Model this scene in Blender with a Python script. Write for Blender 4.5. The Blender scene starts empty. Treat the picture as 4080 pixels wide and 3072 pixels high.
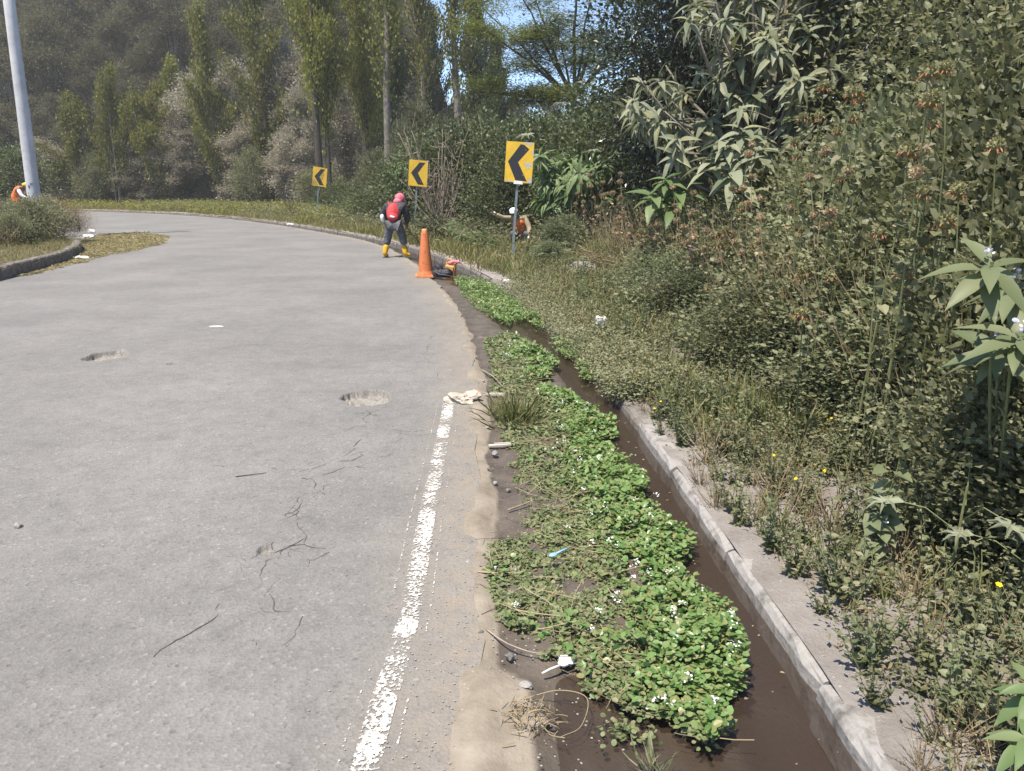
import bpy, bmesh, math, random
import numpy as np
from mathutils import Vector, Matrix, Euler

# ------------------------------------------------------------------ camera, sky, sun, exposure
scene = bpy.context.scene
COL = scene.collection
cam_d = bpy.data.cameras.new('camera'); cam = bpy.data.objects.new('camera', cam_d); COL.objects.link(cam)
cam.location = (0, 0, 1.65); cam.rotation_euler = (math.radians(90 - 15.05), 0, 0)
cam_d.sensor_width = 36.0; cam_d.lens = 26.09; cam_d.clip_start = 0.05; cam_d.clip_end = 3000
scene.camera = cam

SUN_EL = math.radians(67); SUN_AZ = math.radians(222)          # azimuth clockwise from +Y
TO_SUN = Vector((math.sin(SUN_AZ) * math.cos(SUN_EL), math.cos(SUN_AZ) * math.cos(SUN_EL), math.sin(SUN_EL)))
world = bpy.data.worlds.new('World'); scene.world = world; world.use_nodes = True
wn = world.node_tree.nodes; wl = world.node_tree.links
sky = wn.new('ShaderNodeTexSky'); sky.sky_type = 'NISHITA'; sky.sun_disc = False
sky.sun_elevation = SUN_EL; sky.sun_rotation = SUN_AZ; sky.altitude = 2600; sky.air_density = 1.0; sky.dust_density = 0.6; sky.ozone_density = 1.5
wl.new(sky.outputs[0], wn['Background'].inputs[0]); wn['Background'].inputs[1].default_value = 0.13
sun_d = bpy.data.lights.new('sun', 'SUN'); sun = bpy.data.objects.new('sun', sun_d); COL.objects.link(sun)
sun_d.energy = 4.4; sun_d.angle = math.radians(0.53); sun_d.color = (1.0, 0.91, 0.765)
sun.rotation_euler = TO_SUN.to_track_quat('Z', 'Y').to_euler()
scene.view_settings.view_transform = 'Standard'; scene.view_settings.look = 'None'
scene.view_settings.exposure = 1.06; scene.view_settings.gamma = 1.0; scene.view_settings.use_curve_mapping = False
scene.render.engine = 'CYCLES'
cy = scene.cycles
cy.max_bounces = 5; cy.diffuse_bounces = 3; cy.glossy_bounces = 2; cy.transmission_bounces = 3; cy.transparent_max_bounces = 8
cy.caustics_reflective = False; cy.caustics_refractive = False
cy.use_denoising = True; cy.volume_bounces = 0

# ------------------------------------------------------------------ helpers
R = np.random.default_rng(7); random.seed(7)
def lin(r, g, b):
    f = lambda c: (c / 255 / 12.92) if c / 255 <= 0.04045 else ((c / 255 + 0.055) / 1.055) ** 2.4
    return (f(r), f(g), f(b), 1)
def smooth(a, b, x):
    t = np.clip((x - a) / (b - a), 0, 1); return t * t * (3 - 2 * t)
_perm = np.random.default_rng(99).random((256, 256))
def vnoise(x, y):
    x = np.asarray(x, float); y = np.asarray(y, float)
    xi = np.floor(x).astype(int); yi = np.floor(y).astype(int); fx = x - xi; fy = y - yi
    fx = fx * fx * (3 - 2 * fx); fy = fy * fy * (3 - 2 * fy)
    g = lambda i, j: _perm[i % 256, j % 256]
    return (g(xi, yi) * (1 - fx) + g(xi + 1, yi) * fx) * (1 - fy) + (g(xi, yi + 1) * (1 - fx) + g(xi + 1, yi + 1) * fx) * fy
def fbm(x, y, o=4):
    s = 0; a = .5
    for k in range(o):
        s = s + a * vnoise(np.asarray(x) * 2 ** k + 17 * k, np.asarray(y) * 2 ** k + 31 * k); a *= .5
    return s / (1 - .5 ** o)

def mesh_np(name, V, F, mats=(), smooth_shade=False, attrs=None, mat_idx=None):
    V = np.ascontiguousarray(V, dtype=np.float32); F = np.ascontiguousarray(F, dtype=np.int32)
    me = bpy.data.meshes.new(name); k = F.shape[1]
    me.vertices.add(len(V)); me.vertices.foreach_set('co', V.ravel())
    me.loops.add(F.size); me.loops.foreach_set('vertex_index', F.ravel())
    me.polygons.add(len(F)); me.polygons.foreach_set('loop_start', np.arange(0, F.size, k, dtype=np.int32))
    for m in mats: me.materials.append(m)
    if mat_idx is not None: me.polygons.foreach_set('material_index', np.asarray(mat_idx, dtype=np.int32))
    me.polygons.foreach_set('use_smooth', np.full(len(F), smooth_shade, dtype=bool))
    if attrs:
        for an, av in attrs.items():
            a = me.attributes.new(an, 'FLOAT', 'POINT'); a.data.foreach_set('value', np.asarray(av, dtype=np.float32))
    me.update(calc_edges=True)
    return me
def add(name, me, parent=None, loc=None, rot=None, scale=None):
    o = bpy.data.objects.new(name, me); COL.objects.link(o)
    if parent: o.parent = parent
    if loc is not None: o.location = loc
    if rot is not None: o.rotation_euler = rot
    if scale is not None: o.scale = (scale,) * 3 if np.isscalar(scale) else scale
    return o
def tag(o, label=None, cat=None, group=None, kind=None):
    if label: o['label'] = label
    if cat: o['category'] = cat
    if group: o['group'] = group
    if kind: o['kind'] = kind
    return o
def thing(name, label, cat, loc=(0, 0, 0), rz=0.0, group=None):
    o = add(name, None, loc=loc, rot=(0, 0, rz)); o.empty_display_size = .1
    return tag(o, label, cat, group)
def struct(name, me, label=None, parent=None):
    return tag(add(name, me, parent), label, kind='structure')
def dup(root, loc, rz=0.0, scale=1.0, label=None, group=None, tilt=(0, 0)):
    def cp(o, par):
        c = o.copy(); COL.objects.link(c); c.parent = par
        for ch in o.children: cp(ch, c)
        return c
    r = cp(root, None); r.location = loc; r.rotation_euler = (tilt[0], tilt[1], rz); r.scale = (scale,) * 3 if np.isscalar(scale) else scale
    if label: r['label'] = label
    if group: r['group'] = group
    return r

class Acc:                                    # collects triangles
    def __init__(s): s.V = []; s.F = []; s.n = 0
    def put(s, V, F):
        V = np.asarray(V, float); s.V.append(V); s.F.append(np.asarray(F, int) + s.n); s.n += len(V); return s
    def mesh(s, name, mat, sm=False): return mesh_np(name, np.concatenate(s.V), np.concatenate(s.F), (mat,), sm)
    def obj(s, name, mat, parent=None, sm=False): return add(name, s.mesh(name, mat, sm), parent)

def tube(path, rad, n=6, cap=True):
    P = np.asarray(path, float); m = len(P); rad = np.broadcast_to(np.asarray(rad, float), (m,))
    T = np.gradient(P, axis=0); T /= np.linalg.norm(T, axis=1)[:, None] + 1e-9
    ref = np.array([0, 0, 1.]) if abs(T[:, 2]).mean() < .8 else np.array([1., 0, 0])
    X = np.cross(T, ref); X /= np.linalg.norm(X, axis=1)[:, None] + 1e-9; Y = np.cross(T, X)
    a = np.arange(n) / n * 2 * math.pi
    V = P[:, None] + rad[:, None, None] * (X[:, None] * np.cos(a)[None, :, None] + Y[:, None] * np.sin(a)[None, :, None])
    V = V.reshape(-1, 3); F = []
    for i in range(m - 1):
        for j in range(n):
            p, q, r_, t = i * n + j, i * n + (j + 1) % n, (i + 1) * n + (j + 1) % n, (i + 1) * n + j
            F += [(p, q, r_), (p, r_, t)]
    if cap:
        V = np.vstack([V, P[0], P[-1]]); c0 = m * n
        for j in range(n):
            F += [(c0, (j + 1) % n, j), (c0 + 1, (m - 1) * n + j, (m - 1) * n + (j + 1) % n)]
    return V, np.array(F)
def box(c, s, M=None):
    c = np.asarray(c, float); h = np.asarray(s, float) / 2
    V = np.array([[x, y, z] for x in (-1, 1) for y in (-1, 1) for z in (-1, 1)]) * h
    if M is not None: V = V @ np.array(M).T
    F = [(0, 1, 3), (0, 3, 2), (4, 6, 7), (4, 7, 5), (0, 4, 5), (0, 5, 1), (2, 3, 7), (2, 7, 6), (0, 2, 6), (0, 6, 4), (1, 5, 7), (1, 7, 3)]
    return V + c, np.array(F)
def lathe(prof, n=16):
    V = []; F = []
    for r_, z in prof:
        for j in range(n): V.append((r_ * math.cos(j / n * 2 * math.pi), r_ * math.sin(j / n * 2 * math.pi), z))
    for i in range(len(prof) - 1):
        for j in range(n):
            p, q, r_, t = i * n + j, i * n + (j + 1) % n, (i + 1) * n + (j + 1) % n, (i + 1) * n + j
            F += [(p, q, r_), (p, r_, t)]
    return np.array(V), np.array(F)
def blob(c, r, seed=0, rough=.25, sub=2, squash=(1, 1, 1)):
    bm = bmesh.new(); bmesh.ops.create_icosphere(bm, subdivisions=sub, radius=1)
    V = np.array([v.co for v in bm.verts]); F = np.array([[v.index for v in f.verts] for f in bm.faces]); bm.free()
    o = seed * 7.31
    d = 1 + rough * (fbm(V[:, 0] * 1.3 + o + V[:, 2], V[:, 1] * 1.3 + o - V[:, 2] * .7, 3) * 2 - 1)
    V = V * d[:, None] * np.asarray(squash) * r
    return V + np.asarray(c), F

# leaf templates: unit length along +Y, facing +Z, triangles only
def fan(outline, mid):
    V = np.array([mid] + list(outline), float); n = len(outline)
    return V, np.array([(0, 1 + i, 1 + (i + 1) % n) for i in range(n)])
T_DIA = (np.array([(0, 0, 0), (.26, .45, .06), (0, 1, -.08), (-.26, .45, .06)], float), np.array([(0, 1, 2), (0, 2, 3)]))
T_SLIM = (np.array([(0, 0, 0), (.13, .45, .03), (0, 1, -.1), (-.13, .45, .03)], float), np.array([(0, 1, 2), (0, 2, 3)]))
T_OVAL = fan([(0, 0, 0), (.27, .28, .05), (.3, .6, .05), (0, 1, -.08), (-.3, .6, .05), (-.27, .28, .05)], (0, .5, -.02))
T_ROUND = fan([(0, 0, 0), (.36, .25, .05), (.42, .62, .04), (.18, .95, -.03), (-.18, .95, -.03), (-.42, .62, .04), (-.36, .25, .05)], (0, .5, 0))
T_HEART = fan([(0, .08, 0), (.28, 0, .05), (.45, .25, .06), (.33, .6, .03), (0, 1.05, -.12), (-.33, .6, .03), (-.45, .25, .06), (-.28, 0, .05)], (0, .4, -.03))
T_LOBE = fan([(0, .05, 0), (.25, -.05, .03), (.5, .35, .08), (.25, .5, .0), (.2, .75, .03), (0, 1, -.08), (-.2, .75, .03), (-.25, .5, 0), (-.5, .35, .08), (-.25, -.05, .03)], (0, .4, -.02))
def _palm(n=7):
    o = [(0, -.02, 0)]
    for i in range(n):
        a = math.radians(-130 + 260 * i / (n - 1)); L = 1 - .25 * abs(i - (n - 1) / 2) / ((n - 1) / 2)
        for da, k, z in ((-.16, .55, .03), (0, 1, -.12), (.16, .55, .03)):
            o.append((math.sin(a + da) * L * k * .6, .35 + math.cos(a + da) * L * k * .6, z))
        if i < n - 1:
            a2 = a + math.radians(260 / (n - 1) / 2); o.append((math.sin(a2) * .17, .35 + math.cos(a2) * .17, 0))
    return fan(o, (0, .35, .02))
T_PALM = _palm()
def _lance(w=.17, droop=.3, fold=.05):
    ys = (0, .1, .22, .36, .52, .68, .84, 1); ws = (.02, w * .5, w * .85, w, w * .93, w * .7, w * .36, 0)
    V = []
    for y, h in zip(ys, ws):
        z = -droop * y * y; V += [(-h, y, z + fold * h / w), (0, y, z), (h, y, z + fold * h / w)]
    F = []
    for i in range(7):
        a = i * 3
        for k in (0, 1): F += [(a + k, a + k + 1, a + k + 4), (a + k, a + k + 4, a + k + 3)]
    return np.array(V, float), np.array(F)
T_LANCE = _lance(.17, .35, .06); T_LANCE_B = _lance(.15, .55, .06)
T_BLADE = (np.array([(-.03, 0, 0), (.03, 0, 0), (-.028, .4, .02), (.028, .4, .02), (-.018, .75, -.08), (.018, .75, -.08), (0, 1, -.24)], float),
           np.array([(0, 1, 3), (0, 3, 2), (2, 3, 5), (2, 5, 4), (4, 5, 6)]))
def nrm(a): return a / (np.linalg.norm(a, axis=-1, keepdims=True) + 1e-9)
def leaves(T, P, D, U, S):
    V0, F0 = T; P = np.asarray(P, float); N = len(P)
    Y = nrm(np.asarray(D, float)); X = nrm(np.cross(Y, np.asarray(U, float))); Z = np.cross(X, Y)
    S = np.broadcast_to(np.asarray(S, float), (N,))
    V = P[:, None] + S[:, None, None] * (V0[None, :, 0, None] * X[:, None] + V0[None, :, 1, None] * Y[:, None] + V0[None, :, 2, None] * Z[:, None])
    F = (F0[None] + (np.arange(N) * len(V0))[:, None, None]).reshape(-1, 3)
    return V.reshape(-1, 3), F
def rdir(n, rng=None):
    return nrm((rng or R).normal(size=(n, 3)))

# ------------------------------------------------------------------ materials
def new_mat(name):
    m = bpy.data.materials.new(name); m.use_nodes = True; nt = m.node_tree
    return m, nt, nt.nodes['Principled BSDF'], nt.nodes, nt.links
def ramp(nodes, cols, pos=None, interp='LINEAR'):
    r = nodes.new('ShaderNodeValToRGB'); e = r.color_ramp.elements; r.color_ramp.interpolation = interp
    n = len(cols); pos = pos or [i / (n - 1) for i in range(n)]
    while len(e) < n: e.new(.5)
    for i in range(n): e[i].position = pos[i]; e[i].color = tuple(cols[i][:3]) + (1,)
    return r
def leaf_mat(name, cols, trans=.28, rough=.5, spec=.35, var=.25, pos=None):
    m, nt, b, N, L = new_mat(name)
    g = N.new('ShaderNodeNewGeometry'); r = ramp(N, cols, pos); L.new(g.outputs['Random Per Island'], r.inputs[0])
    oi = N.new('ShaderNodeObjectInfo'); mr = N.new('ShaderNodeMapRange'); mr.inputs[3].default_value = 1 - var; mr.inputs[4].default_value = 1 + var
    L.new(oi.outputs['Random'], mr.inputs[0])
    hs = N.new('ShaderNodeHueSaturation'); L.new(r.outputs[0], hs.inputs['Color']); L.new(mr.outputs[0], hs.inputs['Value'])
    L.new(hs.outputs[0], b.inputs['Base Color']); b.inputs['Roughness'].default_value = rough; b.inputs['Specular IOR Level'].default_value = spec
    tr = N.new('ShaderNodeBsdfTranslucent'); mx = N.new('ShaderNodeMixShader'); mx.inputs[0].default_value = trans
    hs2 = N.new('ShaderNodeHueSaturation'); hs2.inputs['Value'].default_value = 1.3; hs2.inputs['Saturation'].default_value = 1.15; L.new(hs.outputs[0], hs2.inputs['Color']); L.new(hs2.outputs[0], tr.inputs[0])
    L.new(b.outputs[0], mx.inputs[1]); L.new(tr.outputs[0], mx.inputs[2]); L.new(mx.outputs[0], N['Material Output'].inputs[0])
    return m
def rough_mat(name, c1, c2, scale=8, rough=.85, bump=.3, detail=6, c3=None, spec=.25, bscale=None, metallic=0, dist=.02, pos=None):
    m, nt, b, N, L = new_mat(name)
    tc = N.new('ShaderNodeTexCoord'); n = N.new('ShaderNodeTexNoise'); n.inputs['Scale'].default_value = scale; n.inputs['Detail'].default_value = detail; n.inputs['Roughness'].default_value = .62
    L.new(tc.outputs['Object'], n.inputs['Vector'])
    r = ramp(N, [c1, c2] + ([c3] if c3 else []), pos or ([.32, .68] if not c3 else [.3, .52, .7])); L.new(n.outputs[0], r.inputs[0]); L.new(r.outputs[0], b.inputs['Base Color'])
    b.inputs['Roughness'].default_value = rough; b.inputs['Specular IOR Level'].default_value = spec; b.inputs['Metallic'].default_value = metallic
    if bump:
        n2 = N.new('ShaderNodeTexNoise'); n2.inputs['Scale'].default_value = bscale or scale * 4; n2.inputs['Detail'].default_value = 4; L.new(tc.outputs['Object'], n2.inputs['Vector'])
        bp = N.new('ShaderNodeBump'); bp.inputs['Strength'].default_value = bump; bp.inputs['Distance'].default_value = dist; L.new(n2.outputs[0], bp.inputs['Height']); L.new(bp.outputs[0], b.inputs['Normal'])
    return m
G = lambda v: (v, v, v)
M = {}
M['vine'] = leaf_mat('vine_leaf', [(.08, .085, .042), (.135, .145, .075), (.19, .2, .11), (.26, .255, .155)], .36, .5)
M['dark'] = leaf_mat('dark_glossy_leaf', [(.04, .052, .024), (.068, .085, .036), (.1, .122, .055), (.18, .19, .105)], .3, .45, .3)
M['everg'] = leaf_mat('evergreen_leaf', [(.022, .03, .018), (.036, .046, .028), (.055, .068, .042)], .22, .33, .5)
M['sol'] = leaf_mat('felted_pale_leaf', [(.14, .165, .1), (.2, .225, .145), (.27, .285, .2), (.27, .27, .14)], .25, .6, .3, .15)
M['solb'] = leaf_mat('bright_big_leaf', [(0.094, 0.142, 0.055), (0.132, 0.194, 0.077), (0.187, 0.231, 0.110)], .3, .5, .35, .15)
M['pop'] = leaf_mat('columnar_tree_leaf', [(.1, .108, .025), (.165, .175, .038), (.22, .22, .055), (.2, .18, .07)], .35, .5, .3, .22)
M['popd'] = leaf_mat('dark_columnar_leaf', [(0.042, 0.061, 0.024), (0.070, 0.092, 0.034), (0.098, 0.119, 0.048)], .3, .5, .3, .15)
M['silver'] = leaf_mat('silver_grey_leaf', [(.2, .18, .14), (.3, .275, .22), (.38, .35, .29), (.26, .245, .17)], .25, .6, .25, .15)
M['euc'] = leaf_mat('brown_olive_leaf', [(.07, .063, .036), (.11, .098, .058), (.145, .132, .08), (.125, .135, .062)], .25, .55, .25, .3)
M['aca'] = leaf_mat('feathery_leaf', [(.09, .11, .03), (.14, .165, .045), (.19, .205, .075)], .35, .5, .3, .1)
M['cress'] = leaf_mat('watercress_leaf', [(.09, .17, .045), (.14, .24, .07), (.2, .3, .11), (.2, .25, .1), (.26, .25, .1)], .3, .38, .4, .0)
M['cressd'] = leaf_mat('dusty_cress_leaf', [(.09, .125, .05), (.14, .18, .075), (.19, .225, .11), (.24, .21, .13), (.14, .21, .075)], .25, .5, .3, .0)
M['weed'] = leaf_mat('weed_leaf', [(.1, .112, .055), (.16, .172, .09), (.22, .225, .135), (.27, .235, .15)], .34, .5, .3, .25)
M['weedg'] = leaf_mat('blue_green_weed_leaf', [(.11, .13, .065), (.155, .18, .095), (.205, .22, .135)], .32, .5, .3, .2)
M['dry'] = leaf_mat('dry_stem', [(.2, .15, .085), (.28, .22, .13), (.34, .28, .18), (.16, .12, .075)], .15, .7, .2, .2)
M['grass'] = leaf_mat('grass_blade', [(.09, .115, .035), (.14, .155, .055), (.2, .19, .085), (.27, .23, .12)], .3, .5, .3, .15)
M['ygrass'] = leaf_mat('yellow_green_grass', [(.12, .13, .04), (.17, .17, .055), (.22, .2, .09), (.26, .21, .11)], .3, .55, .3, .15)
M['cut'] = leaf_mat('cut_dry_grass', [(.22, .19, .1), (.29, .25, .13), (.35, .3, .17), (.19, .19, .08)], .2, .7, .2, .1)
M['shoot'] = leaf_mat('shoot_leaf', [(.11, .135, .065), (.15, .175, .09), (.18, .2, .11)], .3, .5, .3, .1)
M['orange'] = leaf_mat('orange_petal', [(.4, .13, .06), (.46, .2, .1), (.36, .17, .11)], .3, .5, .3, .1)
M['head_g'] = leaf_mat('green_seed_spine', [(.2, .2, .09), (.28, .27, .14), (.36, .32, .2)], .2, .6, .2, .15)
M['head_b'] = leaf_mat('brown_seed_spine', [(.3, .22, .13), (.4, .31, .2), (.46, .38, .27)], .2, .7, .2, .2)
M['yellow'] = leaf_mat('yellow_petal', [(.7, .5, .01), (.8, .6, .02)], .2, .5, .3, 0)
M['white_fl'] = leaf_mat('white_petal', [(.75, .75, .72), (.85, .85, .82)], .2, .5, .3, 0)
M['purple'] = leaf_mat('purple_petal', [(.12, .06, .4), (.16, .08, .5)], .3, .5, .3, 0)
M['lilac'] = leaf_mat('pale_lilac_petal', [(.5, .48, .62), (.65, .64, .75)], .3, .5, .3, 0)
M['bark'] = rough_mat('grey_bark', (.11, .095, .08), (.24, .215, .185), 6, .9, .6)
M['barkd'] = rough_mat('dark_bark', (.035, .03, .025), (.09, .075, .06), 7, .9, .6)
M['barkp'] = rough_mat('pale_bark', (.25, .23, .19), (.42, .39, .34), 5, .85, .4)
M['twig'] = rough_mat('bare_twig', (.2, .16, .12), (.34, .29, .23), 9, .85, .3)
M['gstem'] = rough_mat('green_stem', (.1, .12, .05), (.18, .19, .09), 9, .7, .1)

# ------------------------------------------------------------------ the line of the kerb
CP = np.array([(1.16, -9), (1.12, -4), (1.08, 0), (1.05, 1.8), (1.02, 2.6), (.98, 3.4), (.94, 4.3), (.84, 5.7), (.62, 7.6), (.2, 10.3), (-.56, 13.67), (-1.97, 18.09), (-4.2, 23.3), (-7.6, 29.2),
               (-11.3, 35.0), (-16.4, 41.6), (-23, 47.8), (-32, 53.2), (-44, 58), (-60, 62), (-90, 66), (-130, 69)])
def catmull(P, n=24):
    P = np.asarray(P, float); Q = np.vstack([2 * P[0] - P[1], P, 2 * P[-1] - P[-2]]); out = []
    for i in range(1, len(Q) - 2):
        t = np.linspace(0, 1, n, endpoint=False)[:, None]; a, b, c, d = Q[i - 1:i + 3]
        out.append(.5 * (2 * b + (c - a) * t + (2 * a - 5 * b + 4 * c - d) * t * t + (3 * b - a - 3 * c + d) * t ** 3))
    return np.vstack(out + [P[-1:]])
def resample(P, ds):
    L = np.r_[0, np.cumsum(np.linalg.norm(np.diff(P, axis=0), axis=1))]; n = max(2, int(L[-1] / ds) + 1); s = np.linspace(0, L[-1], n)
    return np.stack([np.interp(s, L, P[:, k]) for k in range(P.shape[1])], 1), s
_K = catmull(CP); K_L = np.r_[0, np.cumsum(np.linalg.norm(np.diff(_K, axis=0), axis=1))]
_T = nrm(np.gradient(_K, axis=0)); _N = np.stack([_T[:, 1], -_T[:, 0]], 1)                  # outward, to the right
def kp(s, t):                                                                            # kerb coordinates -> world xy
    s = np.asarray(s, float); x, y = np.interp(s, K_L, _K[:, 0]), np.interp(s, K_L, _K[:, 1]); nx, ny = np.interp(s, K_L, _N[:, 0]), np.interp(s, K_L, _N[:, 1])
    l = np.hypot(nx, ny); return x + nx / l * t, y + ny / l * t
def s_at(y): return np.interp(y, _K[:, 1], K_L)                                             # arc length where the kerb reaches y
def kerb_st(x, y):
    x = np.atleast_1d(np.asarray(x, float)); y = np.atleast_1d(np.asarray(y, float)); S = np.empty(len(x)); Tt = np.empty(len(x))
    for a in range(0, len(x), 4000):
        dx = x[a:a + 4000, None] - _K[None, :, 0]; dy = y[a:a + 4000, None] - _K[None, :, 1]; i = np.argmin(dx * dx + dy * dy, 1); r_ = np.arange(len(i))
        S[a:a + 4000] = K_L[i] + dx[r_, i] * _T[i, 0] + dy[r_, i] * _T[i, 1]; Tt[a:a + 4000] = dx[r_, i] * _N[i, 0] + dy[r_, i] * _N[i, 1]
    return S, Tt
def gutter_w(y): return np.interp(y, [-9, 2, 5, 9, 13.5, 17.5, 21.7, 25, 70], [1.15, 1.15, 1.13, 1.0, .9, .65, .3, .18, .15])
def verge_z(s, t, x, y):
    z = .016 + .075 * smooth(9, 14, y) + .045 * (fbm(x * 3.1, y * 3.1) - .5) + .1 * (fbm(x * .35 + 9, y * .35) - .5) * smooth(.8, 3, t)
    z = z + .11 * np.clip(t - 2.2, 0, 9) * smooth(30, 16, y)
    z = z + .32 * np.exp(-(((x - 2.1) / .75) ** 2 + ((y - 14.9) / 1.1) ** 2)) - .05 * smooth(5.6, 6.2, y) * smooth(11.8, 11.2, y) * smooth(.5, 0, t)
    flank = smooth(-2.0, -13.0, x + .06 * (y - 40))                                       # the hill stands on the left and falls away to the right
    z = z + np.clip(t - 15, 0, 62) * (.12 + .5 * flank) + 1.2 * (fbm(x * .12, y * .12) - .5) * smooth(15, 25, t)
    return z
def gz(x, y):
    s, t = kerb_st(x, y); return verge_z(s, t, np.atleast_1d(x), np.atleast_1d(y))
def grid_faces(nu, nv):
    i, j = np.meshgrid(np.arange(nu - 1), np.arange(nv - 1), indexing='ij'); a = i * nv + j
    return np.stack([a, a + nv, a + nv + 1, a + 1], -1).reshape(-1, 4)
# ------------------------------------------------------------------ road, gutter, water, kerbs, ground
def asphalt_nodes(m, nt, b, N, L):
    tc = N.new('ShaderNodeTexCoord'); V = tc.outputs['Object']
    def noise(scale, detail=4, rough=.6):
        n = N.new('ShaderNodeTexNoise'); n.inputs['Scale'].default_value = scale; n.inputs['Detail'].default_value = detail; n.inputs['Roughness'].default_value = rough; L.new(V, n.inputs['Vector']); return n.outputs[0]
    def mathn(op, a, c, clamp=False):
        k = N.new('ShaderNodeMath'); k.operation = op; k.use_clamp = clamp
        for i, q in enumerate((a, c)):
            if isinstance(q, (int, float)): k.inputs[i].default_value = q
            else: L.new(q, k.inputs[i])
        return k.outputs[0]
    def mix(f, a, c, bt='MIX'):
        k = N.new('ShaderNodeMix'); k.data_type = 'RGBA'; k.blend_type = bt
        for i, q in ((0, f), (6, a), (7, c)):
            if isinstance(q, (int, float)): k.inputs[i].default_value = q
            elif isinstance(q, tuple): k.inputs[i].default_value = q + (1,) if len(q) == 3 else q
            else: L.new(q, k.inputs[i])
        return k.outputs[2]
    return tc, noise, mathn, mix
m, nt, b, N, L = new_mat('worn_asphalt')
tc, noise, mathn, mix = asphalt_nodes(m, nt, b, N, L)
base = ramp(N, [(.148, .143, .139), (.174, .168, .162), (.198, .19, .182)], [.34, .5, .64]); L.new(noise(.6, 6, .68), base.inputs[0])
med = ramp(N, [G(.86), G(1.0), G(1.1)], [.3, .5, .72]); L.new(noise(7, 5, .7), med.inputs[0])
c = mix(1.0, base.outputs[0], med.outputs[0], 'MULTIPLY')
agg = N.new('ShaderNodeTexVoronoi'); agg.inputs['Scale'].default_value = 78; L.new(tc.outputs['Object'], agg.inputs['Vector'])
ar = ramp(N, [G(.5), G(.86), G(1.0), G(1.12), G(1.7)], [.0, .16, .5, .84, 1.0]); L.new(agg.outputs['Color'], ar.inputs[0])
c = mix(.75, c, ar.outputs[0], 'MULTIPLY')
agg2 = N.new('ShaderNodeTexVoronoi'); agg2.inputs['Scale'].default_value = 24; L.new(tc.outputs['Object'], agg2.inputs['Vector'])
spot = ramp(N, [G(1), G(0)], [.05, .16]); L.new(agg2.outputs['Distance'], spot.inputs[0])
sel = ramp(N, [G(0), G(1)], [.8, .86]); L.new(agg2.outputs['Color'], sel.inputs[0])
c = mix(mathn('MULTIPLY', spot.outputs[0], mathn('MULTIPLY', sel.outputs[0], .55)), c, (.09, .086, .082))
# pale sandy dust blown over the edge
at = N.new('ShaderNodeAttribute'); at.attribute_name = 'edge'
d0 = mathn('ADD', at.outputs['Fac'], mathn('MULTIPLY', mathn('SUBTRACT', noise(2.2, 6, .7), .5), .8))
dr = ramp(N, [G(1), G(.55), G(.0)], [.0, .22, .5]); L.new(d0, dr.inputs[0])
dn = ramp(N, [G(.25), G(1)], [.35, .62]); L.new(noise(9, 6, .75), dn.inputs[0])
c = mix(mathn('MULTIPLY', dr.outputs[0], dn.outputs[0]), c, (.235, .203, .165))
ah = N.new('ShaderNodeAttribute'); ah.attribute_name = 'hole'
hr = ramp(N, [(.12, .11, .1), (.22, .205, .185), (.34, .32, .29)], [.25, .5, .75]); L.new(noise(60, 4, .7), hr.inputs[0])
c = mix(ah.outputs['Fac'], c, hr.outputs[0])
L.new(c, b.inputs['Base Color']); b.inputs['Roughness'].default_value = .82; b.inputs['Specular IOR Level'].default_value = .3
bp = N.new('ShaderNodeBump'); bp.inputs['Strength'].default_value = .55; bp.inputs['Distance'].default_value = .004
hsum = mathn('ADD', mathn('MULTIPLY', agg.outputs['Distance'], 1.2), noise(130, 3, .6)); L.new(hsum, bp.inputs['Height']); L.new(bp.outputs[0], b.inputs['Normal'])
M['asphalt'] = m

HOLES = [(-1.19, 5.76, .19, .27, 3), (-4.09, 7.30, .19, .27, 8), (-3.25, 6.95, .06, .06, 5), (-1.15, 3.17, .045, .05, 6)]       # x, y, half width, half length
ss = list(np.arange(K_L[0], s_at(-2), 1.0)) + list(np.arange(s_at(-2), s_at(30), .3)) + list(np.arange(s_at(30), s_at(58), .6)) + list(np.arange(s_at(58), K_L[-1], 3.0))
ee = list(np.r_[0:1:12j, 1.1:3:14j, 3.2:7:16j, 7.3:22:30j])
for hx, hy, hw, hl, sd in HOLES:
    s0, t0 = kerb_st([hx], [hy]); e0 = -t0[0] - gutter_w(hy)
    ss += list(np.linspace(s0[0] - hl * 1.5, s0[0] + hl * 1.5, 80 if hw > .1 else 20)); ee += list(np.linspace(e0 - hw * 1.5, e0 + hw * 1.5, 64 if hw > .1 else 16))
ss = np.unique(np.round(ss, 4)); ee = np.unique(np.round(ee, 4))
SS, EE = np.meshgrid(ss, ee, indexing='ij'); YY = np.interp(SS, K_L, _K[:, 1])
x, y = kp(SS, -(gutter_w(YY) + .02 * 0 + EE)); jag = (fbm(SS * 3, SS * 0 + 2, 4) - .5) * .12 * np.exp(-EE * 4)
x = x + jag
z = .012 * (fbm(x * .5, y * .5) - .5); hole = np.zeros_like(x)
for hx, hy, hw, hl, sd in HOLES:
    a = np.hypot((x - hx) / hw, (y - hy) / hl) + .75 * (fbm(x * 6 + sd * 3, y * 5 + sd, 4) - .5)
    f = smooth(1.0, .93, a); z = z - f * (.06 if hw > .1 else .025) - f * .022 * (fbm(x * 22, y * 22, 3) - .5) * 2; hole = np.maximum(hole, smooth(1.03, .95, a) * (1 if hw > .1 else .4))
road = struct('road', mesh_np('road', np.stack([x, y, z], -1).reshape(-1, 3), grid_faces(len(ss), len(ee)), (M['asphalt'],), True, {'edge': EE.ravel(), 'hole': hole.ravel()}), 'grey patched asphalt road curving away to the left')

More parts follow.
